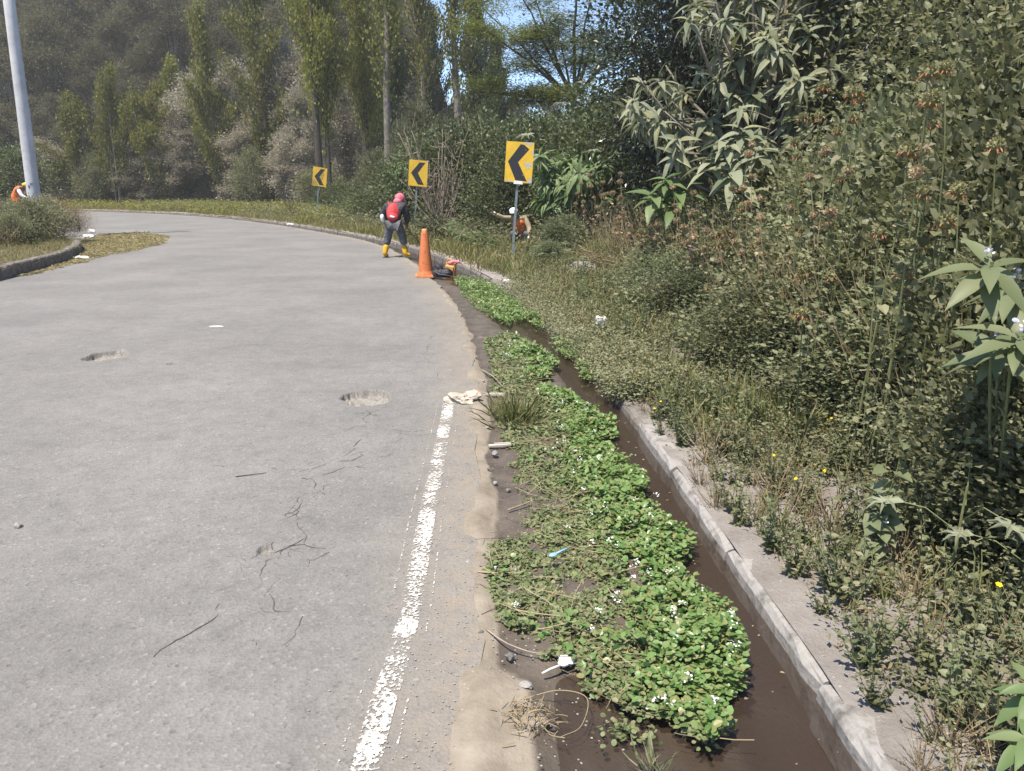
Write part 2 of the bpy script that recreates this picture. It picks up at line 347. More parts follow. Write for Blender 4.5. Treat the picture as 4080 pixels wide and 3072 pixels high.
# cracks in the asphalt, thin flat dark ribbons laid just above the surface
M['crack'] = rough_mat('crack_dark', (.06, .056, .053), (.12, .112, .105), 40, .95, 0)
def crack(pts, w=.006, seed=0):
    g = np.random.default_rng(seed); P, s = resample(np.array(pts, float), .02)
    P = P + np.stack([fbm(s * 6 + seed * 9, s * 0 + 1, 4) - .5, fbm(s * 6 + seed * 5, s * 0 + 7, 4) - .5], 1) * .11
    T = nrm(np.gradient(P, axis=0)); Nn = np.stack([-T[:, 1], T[:, 0]], 1); ww = w * np.clip(fbm(s * 9 + seed * 3, s * 0 + 3, 3) * 3.4 - 1.15, 0, 1.6)
    Lf = P - Nn * ww[:, None]; Rt = P + Nn * ww[:, None]; n = len(P)
    zz = .012 * (fbm(P[:, 0] * .5, P[:, 1] * .5) - .5) + .003
    V = np.concatenate([np.c_[Lf, zz], np.c_[Rt, zz]]); F = [(i, i + 1, n + i + 1, n + i) for i in range(n - 1) if ww[i] + ww[i + 1] > 1e-4]
    add('crack', mesh_np('crack', V, np.array(F), (M['crack'],)), road)
CR = [[(-1.3, 2.33), (-1.22, 2.55), (-1.12, 2.72), (-1.08, 2.9), (-1.12, 3.05), (-.95, 3.18), (-.99, 3.3), (-1.2, 3.55), (-1.08, 3.85), (-1.22, 4.1), (-1.05, 4.45), (-.98, 4.85), (-1.12, 5.4)],
      [(-1.12, 3.05), (-1.05, 3.2), (-.96, 3.15)], [(-1.05, 4.4), (-.82, 4.62), (-.75, 4.75)], [(-.88, 2.36), (-.82, 2.5), (-.84, 2.62)], [(-1.0, 2.5), (-.96, 2.42)],
      [(-2.0, 4.2), (-1.6, 4.26)], [(-1.1, 4.05), (-.9, 4.3), (-.75, 4.5)], [(-.6, 6.2), (-.85, 7.2), (-.9, 8.3)]]
for i, cpts in enumerate(CR): crack(cpts, .0022 if i == 0 else .0017, i + 1)
g = np.random.default_rng(77); main = np.array(CR[0])
for i in range(34):
    p0 = main[g.integers(2, len(main))] + g.normal(0, .1, 2); a = g.random() * 6.28; L_ = g.uniform(.08, .26); crack([tuple(p0), tuple(p0 + .5 * L_ * np.array([math.cos(a), math.sin(a)]) + g.normal(0, .02, 2)), tuple(p0 + L_ * np.array([math.cos(a + .4), math.sin(a + .4)]))], .0016, 40 + i)

# worn white edge line
m, nt, b, N, L = new_mat('worn_white_paint')
tc, noise, mathn, mix = asphalt_nodes(m, nt, b, N, L)
pr = ramp(N, [(.42, .4, .37), (.58, .56, .53)], [.3, .6]); L.new(noise(12, 5), pr.inputs[0]); L.new(pr.outputs[0], b.inputs['Base Color']); b.inputs['Roughness'].default_value = .75
wa = N.new('ShaderNodeAttribute'); wa.attribute_name = 'wear'
f = mathn('ADD', noise(70, 5, .7), mathn('MULTIPLY', mathn('SUBTRACT', noise(4, 3), .5), .45)); f = mathn('SUBTRACT', f, wa.outputs['Fac'])
fr = ramp(N, [G(0), G(1)], [.43, .47]); L.new(f, fr.inputs[0])
tr = N.new('ShaderNodeBsdfTransparent'); mx = N.new('ShaderNodeMixShader'); L.new(fr.outputs[0], mx.inputs[0]); L.new(tr.outputs[0], mx.inputs[1]); L.new(b.outputs[0], mx.inputs[2]); L.new(mx.outputs[0], N['Material Output'].inputs[0])
M['paint'] = m
LP = catmull(np.array([(-.43, -3), (-.43, 0), (-.43, 1.85), (-.415, 2.3), (-.41, 2.7), (-.44, 3.55), (-.47, 4.73), (-.51, 5.75), (-.66, 7.4)]))
LP, ls = resample(LP, .04); LT = nrm(np.gradient(LP, axis=0)); LN = np.stack([LT[:, 1], -LT[:, 0]], 1)
V = []; F = []; W = []
for off, hw, wear0 in ((0, .044, .035), (-.085, .005, .1), (.08, .004, .13)):
    cols = 7 if hw > .02 else 3
    for j in range(cols):
        q = (j / (cols - 1) * 2 - 1); P = LP + LN * (off + q * hw)
        zz = .012 * (fbm(P[:, 0] * .5, P[:, 1] * .5) - .5) + .004; b0 = len(V) if j == 0 else b0
        V += list(np.c_[P, zz])
        w = wear0 + .07 * abs(q) ** 3 + .25 * smooth(5.55, 5.72, LP[:, 1]) - .12 * smooth(6.5, 6.7, LP[:, 1]) * smooth(7.4, 7.2, LP[:, 1]) + .04 * (fbm(ls * 2.1, ls * 0 + off * 50 + 5) * 2 - 1)
        w = w + .13 * (np.abs((ls * 3.1 + 2 * fbm(ls * 2, ls * 0)) % 1 - .5) > .47) + .05 * (fbm(ls * 1.3 + 4, ls * 0 + 2) * 2 - 1)
        W += list(w)
    n = len(LP); F += [(b0 + j * n + i, b0 + j * n + i + 1, b0 + (j + 1) * n + i + 1, b0 + (j + 1) * n + i) for j in range(cols - 1) for i in range(n - 1)]
struct('road_edge_line', mesh_np('line', np.array(V), np.array(F), (M['paint'],), False, {'wear': np.array(W)}), 'worn flaking white edge line painted along the road')

# gutter bed of silt and mud
m, nt, b, N, L = new_mat('gutter_mud')
tc, noise, mathn, mix = asphalt_nodes(m, nt, b, N, L)
dry = ramp(N, [(.16, .132, .1), (.225, .192, .152), (.29, .252, .205)], [.3, .5, .7]); L.new(noise(5, 6, .7), dry.inputs[0])
wet = ramp(N, [(.075, .06, .048), (.125, .103, .083)], [.35, .65]); L.new(noise(6, 5), wet.inputs[0])
hat = N.new('ShaderNodeAttribute'); hat.attribute_name = 'damp'
wf = ramp(N, [G(0), G(1)], [.44, .58]); L.new(mathn('ADD', hat.outputs['Fac'], mathn('MULTIPLY', mathn('SUBTRACT', noise(5, 5, .7), .5), .35)), wf.inputs[0])
dp = N.new('ShaderNodeAttribute'); dp.attribute_name = 'deep'
L.new(mix(dp.outputs['Fac'], mix(wf.outputs[0], dry.outputs[0], wet.outputs[0]), (.05, .037, .03)), b.inputs['Base Color'])
rr = ramp(N, [G(.9), G(.42)]); L.new(wf.outputs[0], rr.inputs[0]); L.new(rr.outputs[0], b.inputs['Roughness'])
bp = N.new('ShaderNodeBump'); bp.inputs['Strength'].default_value = .5; bp.inputs['Distance'].default_value = .012; L.new(noise(45, 5, .65), bp.inputs['Height']); L.new(bp.outputs[0], b.inputs['Normal'])
M['mud'] = m
WATER_Z = -.055
gs = np.r_[np.arange(s_at(-2), s_at(26), .05), np.arange(s_at(26), s_at(62), .5)]; gq = np.linspace(0, 1, 40)
GS, GQ = np.meshgrid(gs, gq, indexing='ij'); GY = np.interp(GS, K_L, _K[:, 1]); gw = gutter_w(GY) + .12
gw = gw + .05; x, y = kp(GS, -gw + GQ * (gw + .05))
prof = np.interp(GQ, [0, .06, .13, .2, .5, .72, .82, 1], [-.022, -.003, .004, -.026, -.03, -.045, -.115, -.13])
prof = prof - .045 * smooth(2.5, 2.15, y + .25 * (fbm(x * 4, y * 4) - .5)) * smooth(.2, .36, GQ) - .03 * smooth(12.5, 13.5, y) * smooth(.25, .5, GQ)
prof = prof - .03 * smooth(8.0, 8.8, y) * smooth(12.4, 12.0, y) * smooth(.4, .55, GQ)
prof = prof + .021 * smooth(2.42, 2.25, y + .3 * (fbm(x * 3 + 7, y * 3) - .5)) * smooth(.34, .24, GQ) * smooth(.03, .16, GQ)
z = prof * smooth(60, 24, y) + .036 * (fbm(x * 4.1, y * 2.6, 5) - .5) * smooth(.0, .1, GQ) - .003
damp = .16 + .58 * smooth(-.0, -.034, z)
struct('gutter_bed', mesh_np('gutter', np.stack([x, y, z], -1).reshape(-1, 3), grid_faces(len(gs), len(gq)), (M['mud'],), True, {'damp': damp.ravel(), 'deep': smooth(-.085, -.12, z).ravel()}), 'silted gutter of brown mud between road and kerb')
m, nt, b, N, L = new_mat('muddy_water')
tc, noise, mathn, mix = asphalt_nodes(m, nt, b, N, L)
b.inputs['Base Color'].default_value = (.052, .036, .026, 1); b.inputs['Roughness'].default_value = .04; b.inputs['IOR'].default_value = 1.33; b.inputs['Alpha'].default_value = .5
mp = N.new('ShaderNodeMapping'); mp.inputs['Scale'].default_value = (26, 9, 1); L.new(tc.outputs['Object'], mp.inputs[0])
nn = N.new('ShaderNodeTexNoise'); nn.inputs['Scale'].default_value = 1.6; nn.inputs['Detail'].default_value = 3; L.new(mp.outputs[0], nn.inputs['Vector'])
bp = N.new('ShaderNodeBump'); bp.inputs['Strength'].default_value = .25; bp.inputs['Distance'].default_value = .01; L.new(nn.outputs[0], bp.inputs['Height']); L.new(bp.outputs[0], b.inputs['Normal'])
M['water'] = m
ws = np.arange(s_at(-2), s_at(24), .25); wq = np.linspace(.1, 1, 8); WS, WQ = np.meshgrid(ws, wq, indexing='ij'); WY = np.interp(WS, K_L, _K[:, 1]); ww = gutter_w(WY) + .1
x, y = kp(WS, -ww + WQ * (ww + .04)); struct('water', mesh_np('water', np.stack([x, y, x * 0 + WATER_Z], -1).reshape(-1, 3), grid_faces(len(ws), len(wq)), (M['water'],), True), 'shallow brown water running along the kerb')

# the verge and the hill behind it
m, nt, b, N, L = new_mat('verge_soil')
tc, noise, mathn, mix = asphalt_nodes(m, nt, b, N, L)
sand = ramp(N, [(.21, .185, .168), (.285, .26, .242), (.345, .32, .3)], [.3, .5, .72]); L.new(noise(3, 6, .7), sand.inputs[0])
soil = ramp(N, [(.07, .055, .04), (.13, .105, .07), (.17, .15, .085)], [.3, .5, .7]); L.new(noise(2.2, 6, .7), soil.inputs[0])
ta = N.new('ShaderNodeAttribute'); ta.attribute_name = 'off'
sf = ramp(N, [G(0), G(1)], [.42, .62]); L.new(mathn('ADD', mathn('MULTIPLY', ta.outputs['Fac'], .22), mathn('MULTIPLY', noise(1.1, 5, .65), .5)), sf.inputs[0])
L.new(mix(sf.outputs[0], sand.outputs[0], soil.outputs[0]), b.inputs['Base Color']); b.inputs['Roughness'].default_value = .95; b.inputs['Specular IOR Level'].default_value = .15
bp = N.new('ShaderNodeBump'); bp.inputs['Strength'].default_value = .9; bp.inputs['Distance'].default_value = .03; L.new(noise(24, 8, .75), bp.inputs['Height']); L.new(bp.outputs[0], b.inputs['Normal'])
M['soil'] = m
vs = np.r_[np.arange(0, s_at(-1), 1.), np.arange(s_at(-1), s_at(22), .12), np.arange(s_at(22), K_L[-1], 1.0)]; vt = np.r_[0.045:1.5:26j, 1.6:6:22j, 6.5:20:16j, 22:80:22j, 86:110:4j]
VS, VT = np.meshgrid(vs, vt, indexing='ij'); x, y = kp(VS, VT); z = verge_z(VS, VT, x, y)
struct('ground', mesh_np('ground', np.stack([x, y, z], -1).reshape(-1, 3), grid_faces(len(vs), len(vt)), (M['soil'],), True, {'off': (VT * (1 - .8 * np.exp(-(((x - 2.1) / .8) ** 2 + ((y - 14.9) / 1.2) ** 2)))).ravel()}), 'sandy verge and soil bank rising behind the kerb')
struct('terrain', mesh_np('terrain', np.array([(-300, -40, -.4), (200, -40, -.4), (200, 190, -.4), (-300, 190, -.4)]), np.array([(0, 1, 2, 3)]), (M['soil'],), False, {'off': np.full(4, 5.)}))

# kerb stones, each its own piece
M['kerb'] = rough_mat('weathered_concrete', (.09, .083, .075), (.29, .275, .262), 9, .92, .5, 12, (.22, .208, .2), dist=.012)
M['kerbd'] = rough_mat('stained_concrete', (.09, .08, .07), (.22, .2, .18), 9, .9, .5, 8, dist=.012)
def kerb_stone(parent, A, B, nrm2, top, depth, w, mat, seed):
    # A, B: foot of the face (xy); nrm2: outward; the face leans back a little, edges worn
    g = np.random.default_rng(seed); n = 8; V = []
    prof = [(-.0, -depth), (.012, top - .03), (.028, top - .006), (.05, top + .002), (w - .02, top), (w, top - .02), (w, -depth)]
    for i in range(n + 1):
        q = i / n; c0 = A * (1 - q) + B * q; e = .006 if i in (0, n) else 0
        for px, pz in prof:
            jx = g.normal(0, .0035); jz = g.normal(0, .0035) - e * (pz > 0) * 1.5
            V.append((c0[0] + nrm2[0] * (px + jx + e), c0[1] + nrm2[1] * (px + jx + e), pz + jz))
    k = len(prof); F = []
    for i in range(n):
        for j in range(k - 1):
            a = i * k + j; F += [(a, a + k, a + k + 1), (a, a + k + 1, a + 1)]
    for base, fl in ((0, 1), (n * k, 0)):
        for j in range(1, k - 1): F.append((base, base + j, base + j + 1) if fl else (base, base + j + 1, base + j))
    add('kerb_stone', mesh_np('kerb_stone', np.array(V), np.array(F), (mat,), False), parent)
kerb = add('kerb', None); tag(kerb, 'low weathered concrete kerb edging the gutter and verge', kind='structure')
s = s_at(-1.5); i = 0
while s < s_at(53):
    yk = float(np.interp(s, K_L, _K[:, 1])); Lk = (.95 if yk < 5 else .8 if yk < 24 else 1.0) * (1 + .08 * random.uniform(-1, 1)); gap = .012 if yk < 12 else .03
    a = np.array(kp(s, random.uniform(-.006, .006))); c_ = np.array(kp(s + Lk - gap, random.uniform(-.006, .006))); nv = nrm(np.array([(c_ - a)[1], -(c_ - a)[0]]))
    top = .018 + .07 * float(smooth(9, 14, yk)) + random.uniform(-.008, .008)
    if yk > 36: top = .075 + random.uniform(-.02, .01)
    if 5.65 < yk < 11: top = -.03 + random.uniform(-.015, .012)
    kerb_stone(kerb, a, c_, nv, top, .17, .15 if yk < 14 else .2, M['kerb'] if yk < 5 else M['kerbd'], i)
    s += Lk; i += 1

# island on the left: kerb, turf top
IS = catmull(np.array([(-8.2, 4), (-8.6, 8), (-8.95, 11.5), (-9.35, 14), (-10.1, 17), (-11.2, 19.6), (-12.5, 21.6), (-14.5, 23.6), (-17.5, 26.5), (-21, 30.5), (-27, 35), (-36, 40), (-60, 48)]), 16)
IS2, _s = resample(IS, .5); IT = nrm(np.gradient(IS2, axis=0)); IN = np.stack([-IT[:, 1], IT[:, 0]], 1)           # inward = left
def island_z(x, y, d): return .2 + .25 * smooth(.3, 4, d) + .12 * (fbm(np.asarray(x) * .6, np.asarray(y) * .6) - .5) * smooth(.2, 1.5, d)
dd = np.r_[.16:2:10j, 2.4:12:12j]; V = np.stack([np.c_[IS2 + IN * d, island_z(*(IS2 + IN * d).T, np.full(len(IS2), d))] for d in dd], 1)
# the inner rows are pulled towards the island's middle so that rows never cross
struct('island_ground', mesh_np('island', V.reshape(-1, 3), grid_faces(len(IS2), len(dd)), (M['soil'],), True, {'off': np.full(V.shape[0] * V.shape[1], 3.)}), 'weedy raised island on the inside of the bend')
ik = add('island_kerb', None); tag(ik, 'shaded dark kerb of the weedy island inside the bend', kind='structure')
P, s_ = resample(IS[:16 * 7], .9)
for i in range(len(P) - 1):
    nv = nrm(np.array([-(P[i + 1] - P[i])[1], (P[i + 1] - P[i])[0]])); e = (P[i + 1] - P[i]) * .01
    kerb_stone(ik, P[i], P[i + 1] - e, nv, (.235 + random.uniform(-.008, .008)) * (1 if i < len(P) - 3 else .8), .1, .2, M['kerbd'], 300 + i)
# ------------------------------------------------------------------ trees
def bend_path(p0, p1, n=6, amp=.1, rng=R):
    p0 = np.asarray(p0, float); p1 = np.asarray(p1, float); t = np.linspace(0, 1, n)[:, None]; L_ = np.linalg.norm(p1 - p0)
    return p0 + (p1 - p0) * t + np.cumsum(rng.normal(0, amp * L_ / n, (n, 3)), 0) * np.sin(t * math.pi * .5)
def make_tree(name, label, cat, trunk, crown, tm, cm, group=None, extra=()):
    o = thing(name, label, cat, group=group)
    trunk.obj('trunk', tm, o, True); crown.obj('crown', cm, o)
    for nm, acc, mt in extra: acc.obj(nm, mt, o)
    return o
def columnar(seed, H, W, label, group, mat, tm, bare=.12, nb=46, per=420, leaf=.16, stems=1, name='columnar_tree', spread=1.0):
    g = np.random.default_rng(seed); tr = Acc(); cr = Acc()
    for k in range(stems):
        off = np.array([g.normal(0, .5), g.normal(0, .4), 0]) * (stems > 1); h = H * (1 - .22 * k * g.random())
        tp = bend_path(off * .5, off + np.array([g.normal(0, .2), g.normal(0, .2), h]), 9, .03, g); tr.put(*tube(tp, np.linspace(.13 + H * .006, .02, 9) * (1 if k == 0 else .7), 7))
        nbk = nb // stems
        for i in range(nbk):
            q = bare + (1 - bare) * ((i + g.random()) / nbk); j = q * 8; i0 = min(int(j), 7); p = tp[i0] + (tp[i0 + 1] - tp[i0]) * (j - i0)
            a = g.random() * 6.28; Lb = (H * .2 * (1 - q) ** .8 + .7) * g.uniform(.7, 1.15); out = W * .5 * (math.sin(min(1, q * 1.15) ** .6 * math.pi) * .75 + .3) * g.uniform(.3, 1.35) * spread
            e = p + np.array([math.cos(a) * out, math.sin(a) * out, Lb]); bp_ = bend_path(p, e, 5, .12, g); tr.put(*tube(bp_, np.linspace(.035, .008, 5), 4, False))
            n = int(per * g.uniform(.15, 1.6)); tt = g.random(n) ** .7; jj = tt * 4; ii = np.minimum(jj.astype(int), 3)
            Pp = bp_[ii] + (bp_[ii + 1] - bp_[ii]) * (jj - ii)[:, None] + g.normal(0, 1, (n, 3)) * np.array([.2, .2, .26]) * (W / 2.2) ** .5
            D = nrm(np.array([0, 0, .9]) + g.normal(0, .6, (n, 3)) + (e - p) * .3); cr.put(*leaves(T_DIA, Pp, D, g.normal(0, 1, (n, 3)), leaf * g.uniform(.6, 1.3, n)))
    return make_tree(name, label, 'tree', tr, cr, tm, mat, group)
def bushy(seed, H, W, label, group, mat, tm, name, cat='tree', clumps=60, per=260, leaf=.13, T=T_DIA, base=.15, droop=0.0, top=1.0, trunkr=.1, flat=1.0, up=.4, cs0=.11):
    g = np.random.default_rng(seed); tr = Acc(); cr = Acc(); tp = bend_path((0, 0, 0), (g.normal(0, .1) * W, g.normal(0, .1) * W, H * .75), 7, .06, g); tr.put(*tube(tp, np.linspace(trunkr, trunkr * .25, 7), 7))
    for i in range(clumps):
        a = g.random() * 6.28; v = g.random(); zq = base + (top - base) * v; rr = (math.sqrt(max(0, 1 - (2 * (v ** 1.1) - .8) ** 2 * .9))) * W * .5 * g.uniform(.45, 1.0)
        e = np.array([math.cos(a) * rr, math.sin(a) * rr, H * zq]); p = tp[min(6, int(zq * 5 * g.random()) + 1)]
        bp_ = bend_path(p, e, 4, .15, g); tr.put(*tube(bp_, np.linspace(trunkr * .3, trunkr * .06, 4), 4, False))
        n = int(per * g.uniform(.5, 1.4)); cs = W * cs0 * g.uniform(.7, 1.4); Pp = e + g.normal(0, cs, (n, 3)) * np.array([1, 1, .75 * flat]); D = nrm((Pp - e) / cs * .5 + nrm(e - np.array([0, 0, H * .4])) * .6 + g.normal(0, .6, (n, 3)) + np.array([0, 0, up - droop]))
        U = np.array([0, 0, 1.]) + g.normal(0, .6, (n, 3)) + TO_SUN * .3; cr.put(*leaves(T[i % len(T)] if isinstance(T, list) else T, Pp, D, U, leaf * g.uniform(.6, 1.3, n)))
    return make_tree(name, label, cat, tr, cr, tm, mat, group)
def place(o, x, y, rz=0., sc=1., z=None, tilt=(0, 0)):
    o.location = (x, y, float(gz([x], [y])[0]) - .03 if z is None else z); o.rotation_euler = (tilt[0], tilt[1], rz); o.scale = (sc,) * 3 if np.isscalar(sc) else sc
    return o
def put(root, x, y, rz=None, sc=1., z=None, label=None, group=None, tilt=(0, 0)):
    rz = random.uniform(0, 6.28) if rz is None else rz
    if not root.get('_used'): root['_used'] = 1; o = root; del_ = True
    else:
        o = dup(root, (0, 0, 0))
    if label: o['label'] = label
    if group: o['group'] = group
    return place(o, x, y, rz, sc, z, tilt)

# slender yellow-green columnar trees behind the road
GP = 'columnar trees along the outside of the bend'
cA = columnar(11, 12, 2.3, 'young yellow-green columnar tree before the brown hillside', GP, M['pop'], M['bark'], .12, 30, 430, .2, spread=1.35)
cB = columnar(12, 9, 3.0, 'short many-plumed yellow-green tree at the far road edge', GP, M['pop'], M['bark'], .14, 42, 330, .2, 4, spread=1.1)
for (x, y, h, lb) in ((-33.4, 58.5, 7.6, None), (-26.8, 58.5, 8.1, None)): put(cB, x, y, sc=(1, 1, h / 9))
put(cB, -29.9, 58, sc=(.75, .75, 1.03), label='narrow plumed yellow-green tree between two broader ones', group=GP)
for (x, y, h, w) in ((-27.0, 64, 10.8, 1.1), (-21.7, 57, 13.2, 1.0), (-17.6, 56, 16.5, 1.25)): put(cA, x, y, sc=(w, w, h / 12))
cC = columnar(13, 18, 3.2, 'tall yellow-green columnar tree with dark clustered trunks behind chevron sign', GP, M['pop'], M['barkd'], .22, 66, 380, .19, 3)
for (x, y, w) in ((-10.6, 44, 1.0), (-8.9, 48, .85)): put(cC, x, y, sc=(w, w, 1))
cD = columnar(14, 17.5, 2.0, 'tall pale-trunked tree with thin wispy foliage and sky behind', GP, M['pop'], M['bark'], .3, 34, 170, .19, 1)
for (x, y, w) in ((-6.6, 41, 1.1), (-5.2, 45, 1.0), (-2.75, 42, 1.15)): put(cD, x, y, sc=(w, w, 1))
cE = columnar(15, 13, 2.4, 'dense dark green columnar tree beside pale trunks', GP, M['popd'], M['barkd'], .08, 50, 420, .2, 1)
for (x, y, h) in ((-5.8, 60, 12.7), (-2.3, 54, 13.5), (-8.0, 52, 12), (-1.0, 60, 11)): put(cE, x, y, sc=(1, 1, h / 13))
# pale silver-grey bushy trees
sA = bushy(21, 9.5, 5.4, 'pale silver-grey bushy tree below the brown hillside', 'silver-grey trees behind the road', M['silver'], M['bark'], 'silver_tree', clumps=90, per=520, leaf=.17, base=.06, trunkr=.16, cs0=.075)
for (x, y, h, w) in ((-24.3, 60.5, 9.4, 5.6), (-21.4, 61, 10.2, 5.6), (-16.2, 57.5, 11, 5.4), (-31.8, 62, 4.9, 4.2), (-36.0, 59, 4.8, 4), (-18.9, 58.5, 7.2, 3.6), (-13.8, 53.5, 8.4, 3.8), (-28.3, 62, 4.4, 4), (-13.2, 58, 10.5, 4.4), (-28.2, 59, 4.2, 4), (-24.9, 58.6, 6.2, 4.8), (-19.6, 57.6, 6.0, 4.6), (-15.2, 54.6, 5.6, 4.2)):
    put(sA, x, y, sc=(w / 5.4, w / 5.4, h / 9.5), label='tall billowing silver-grey tree between columnar trees' if h > 7 else 'low silver-grey bush at the feet of the columnar trees', group='tall silver-grey trees' if h > 7 else 'low silver-grey bushes')
# brown-olive eucalyptus wood on the hillside
eA = bushy(31, 11, 7, 'brown-olive eucalyptus tree in the wood on the hillside', 'eucalyptus trees on the hillside', M['euc'], M['barkp'], 'eucalyptus_tree', clumps=75, per=300, leaf=.34, cs0=.075, T=T_SLIM, base=.2, droop=.9, trunkr=.17)
eB = bushy(32, 12, 6, 'brown-olive eucalyptus tree in the wood on the hillside', 'eucalyptus trees on the hillside', M['euc'], M['barkp'], 'eucalyptus_tree', clumps=65, per=300, leaf=.34, cs0=.08, T=T_SLIM, base=.12, droop=.7, trunkr=.15)
g = np.random.default_rng(5); n_e = 0
for tt in (17, 20.5, 25, 30, 36, 43, 51, 60, 70):
    for sv in np.arange(s_at(36), s_at(64) + 26, 4.6):
        s0 = sv + g.uniform(-1.6, 1.6); t0 = tt + g.uniform(-1.6, 1.6); x, y = kp(s0, t0); u = 1106 + 1660 * x / y
        if -160 < u < 860 and not (u > 780 and tt < 24): put(eA if g.random() < .5 else eB, float(x), float(y), sc=g.uniform(.8, 1.15) * (.7 if tt < 21 else 1)); n_e += 1
        elif 860 <= u < 1200 and 22 < tt < 50 and g.random() < .5: put(eB, float(x), float(y), sc=g.uniform(.55, .75))
# the wide feathery acacia against the sky
g = np.random.default_rng(41); tr = Acc(); cr = Acc()
fork = np.array([-.35, 0, 5.1]); tr.put(*tube(bend_path((0, 0, 0), fork, 6, .04, g), np.linspace(.26, .17, 6), 8))
for (ex, ey, ez, r0, np_) in ((-5.2, 0, 5.6, .09, 12), (-3.9, -.6, 7.7, .1, 12), (-2.4, .4, 9.6, .1, 10), (-.4, -.5, 11.0, .1, 9), (1.6, .5, 10.4, .1, 8), (2.6, -.3, 8.6, .08, 8), (-4.3, .8, 9.3, .07, 8), (-2.8, -.8, 5.1, .07, 11), (-1.2, .9, 8.0, .07, 7), (1.4, -.8, 7.2, .06, 6), (-3.5, .2, 11.5, .06, 6), (.8, .4, 12.2, .06, 6)):
    bp_ = bend_path(fork, (ex, ey, ez), 8, .1, g); tr.put(*tube(bp_, np.linspace(r0, .022, 8), 6))
    for k in range(np_):
        q = g.uniform(2.2, 7); i0 = min(int(q), 6); p = bp_[i0] + (bp_[i0 + 1] - bp_[i0]) * (q - i0); a = g.random() * 6.28; r_ = g.uniform(.4, 1.3); e = p + np.array([math.cos(a) * r_, math.sin(a) * r_, g.uniform(.0, .5)])
        tr.put(*tube(bend_path(p, e, 4, .15, g), np.linspace(.02, .006, 4), 4, False)); n = int(g.uniform(260, 620))
        Pp = e + g.normal(0, 1, (n, 3)) * np.array([.5, .5, .14]); D = nrm(g.normal(0, 1, (n, 3)) * np.array([1, 1, .25])); cr.put(*leaves(T_SLIM, Pp, D, np.array([0, 0, 1.]) + g.normal(0, .25, (n, 3)), g.uniform(.1, .21, n)))
aca = make_tree('acacia_tree', 'wide feathery acacia with layered crown against blue sky', 'tree', tr, cr, M['barkd'], M['aca'])
place(aca, 3.0, 34)
# dark green wall of shrubs between the signs and the trees
dS = bushy(51, 3.6, 3.4, 'dark glossy shrub in the thicket behind the chevron signs', 'dark shrubs behind the chevron signs', M['dark'], M['barkd'], 'dark_shrub', 'shrub', clumps=95, per=120, leaf=.12, T=T_OVAL, base=.02, trunkr=.05, top=1.0)
for (x, y, h, w) in ((-6.2, 33.5, 1.3, 2.6), (-4.7, 31, 2.3, 2.6), (-3.3, 29, 3.1, 3.0), (-1.9, 27.6, 3.3, 3.2), (-.5, 26.5, 3.1, 3.0), (.8, 25, 3.2, 3), (1.9, 23.5, 3.0, 3), (-1.0, 30, 3.8, 3.4), (.9, 29, 3.7, 3.6), (2.8, 27, 4.2, 4), (-2.8, 33, 3.6, 3.2), (-4.6, 36, 3.0, 3.0), (-7.4, 38, 1.5, 2.6), (-9.6, 42.5, 1.6, 3.0), (3.4, 21.5, 3.4, 3.4), (2.1, 21.3, 2.6, 2.6), (-.2, 22.6, 2.3, 2.2), (4.5, 24, 4.5, 4)):
    put(dS, x, y, sc=(w / 3.4, w / 3.4, h / 3.6))
mS = bushy(52, 4.5, 3.6, 'mid-green leafy small tree in the thicket below the acacia', 'mid-green small trees in the thicket', M['vine'], M['bark'], 'leafy_tree', 'tree', clumps=90, per=190, leaf=.15, base=.1, trunkr=.07)
for (x, y, h, w) in ((-4.8, 39, 5.2, 2.4), (-2.4, 37, 4.2, 3.2), (-.3, 36, 4.0, 3.6), (-7.2, 42, 3.2, 2.6), (1.6, 38, 4.4, 4), (4.8, 30, 5.0, 4.0), (6.5, 33, 6.0, 4.4), (-11.8, 48, 2.6, 3), (-31.6, 58.2, 3.6, 2.6), (-25.6, 57.8, 4.4, 2.4), (-18.6, 55, 3.9, 2.4)):
    put(mS, x, y, sc=(w / 3.6, w / 3.6, h / 4.5))
# bare twiggy shrub
g = np.random.default_rng(61); tr = Acc()
for k in range(46):
    a = g.random() * 6.28; e = np.array([math.cos(a) * g.uniform(.3, 1.5), math.sin(a) * g.uniform(.2, .8), g.uniform(.9, 2.3)]); b_ = bend_path((g.normal(0, .15), g.normal(0, .1), 0), e, 7, .13, g); tr.put(*tube(b_, np.linspace(.022, .006, 7), 4))
    for j in range(5):
        p = b_[g.integers(2, 7)]; tr.put(*tube(bend_path(p, p + rdir(1, g)[0] * g.uniform(.2, .6) + np.array([0, 0, .15]), 4, .2, g), np.linspace(.009, .003, 4), 3))
bt = thing('twiggy_shrub', 'leafless pale twiggy shrub standing before dark thicket', 'shrub'); tr.obj('branch', M['twig'], bt, True); place(bt, -2.4, 25.7, .3, (1.1, 1.1, 1.45))

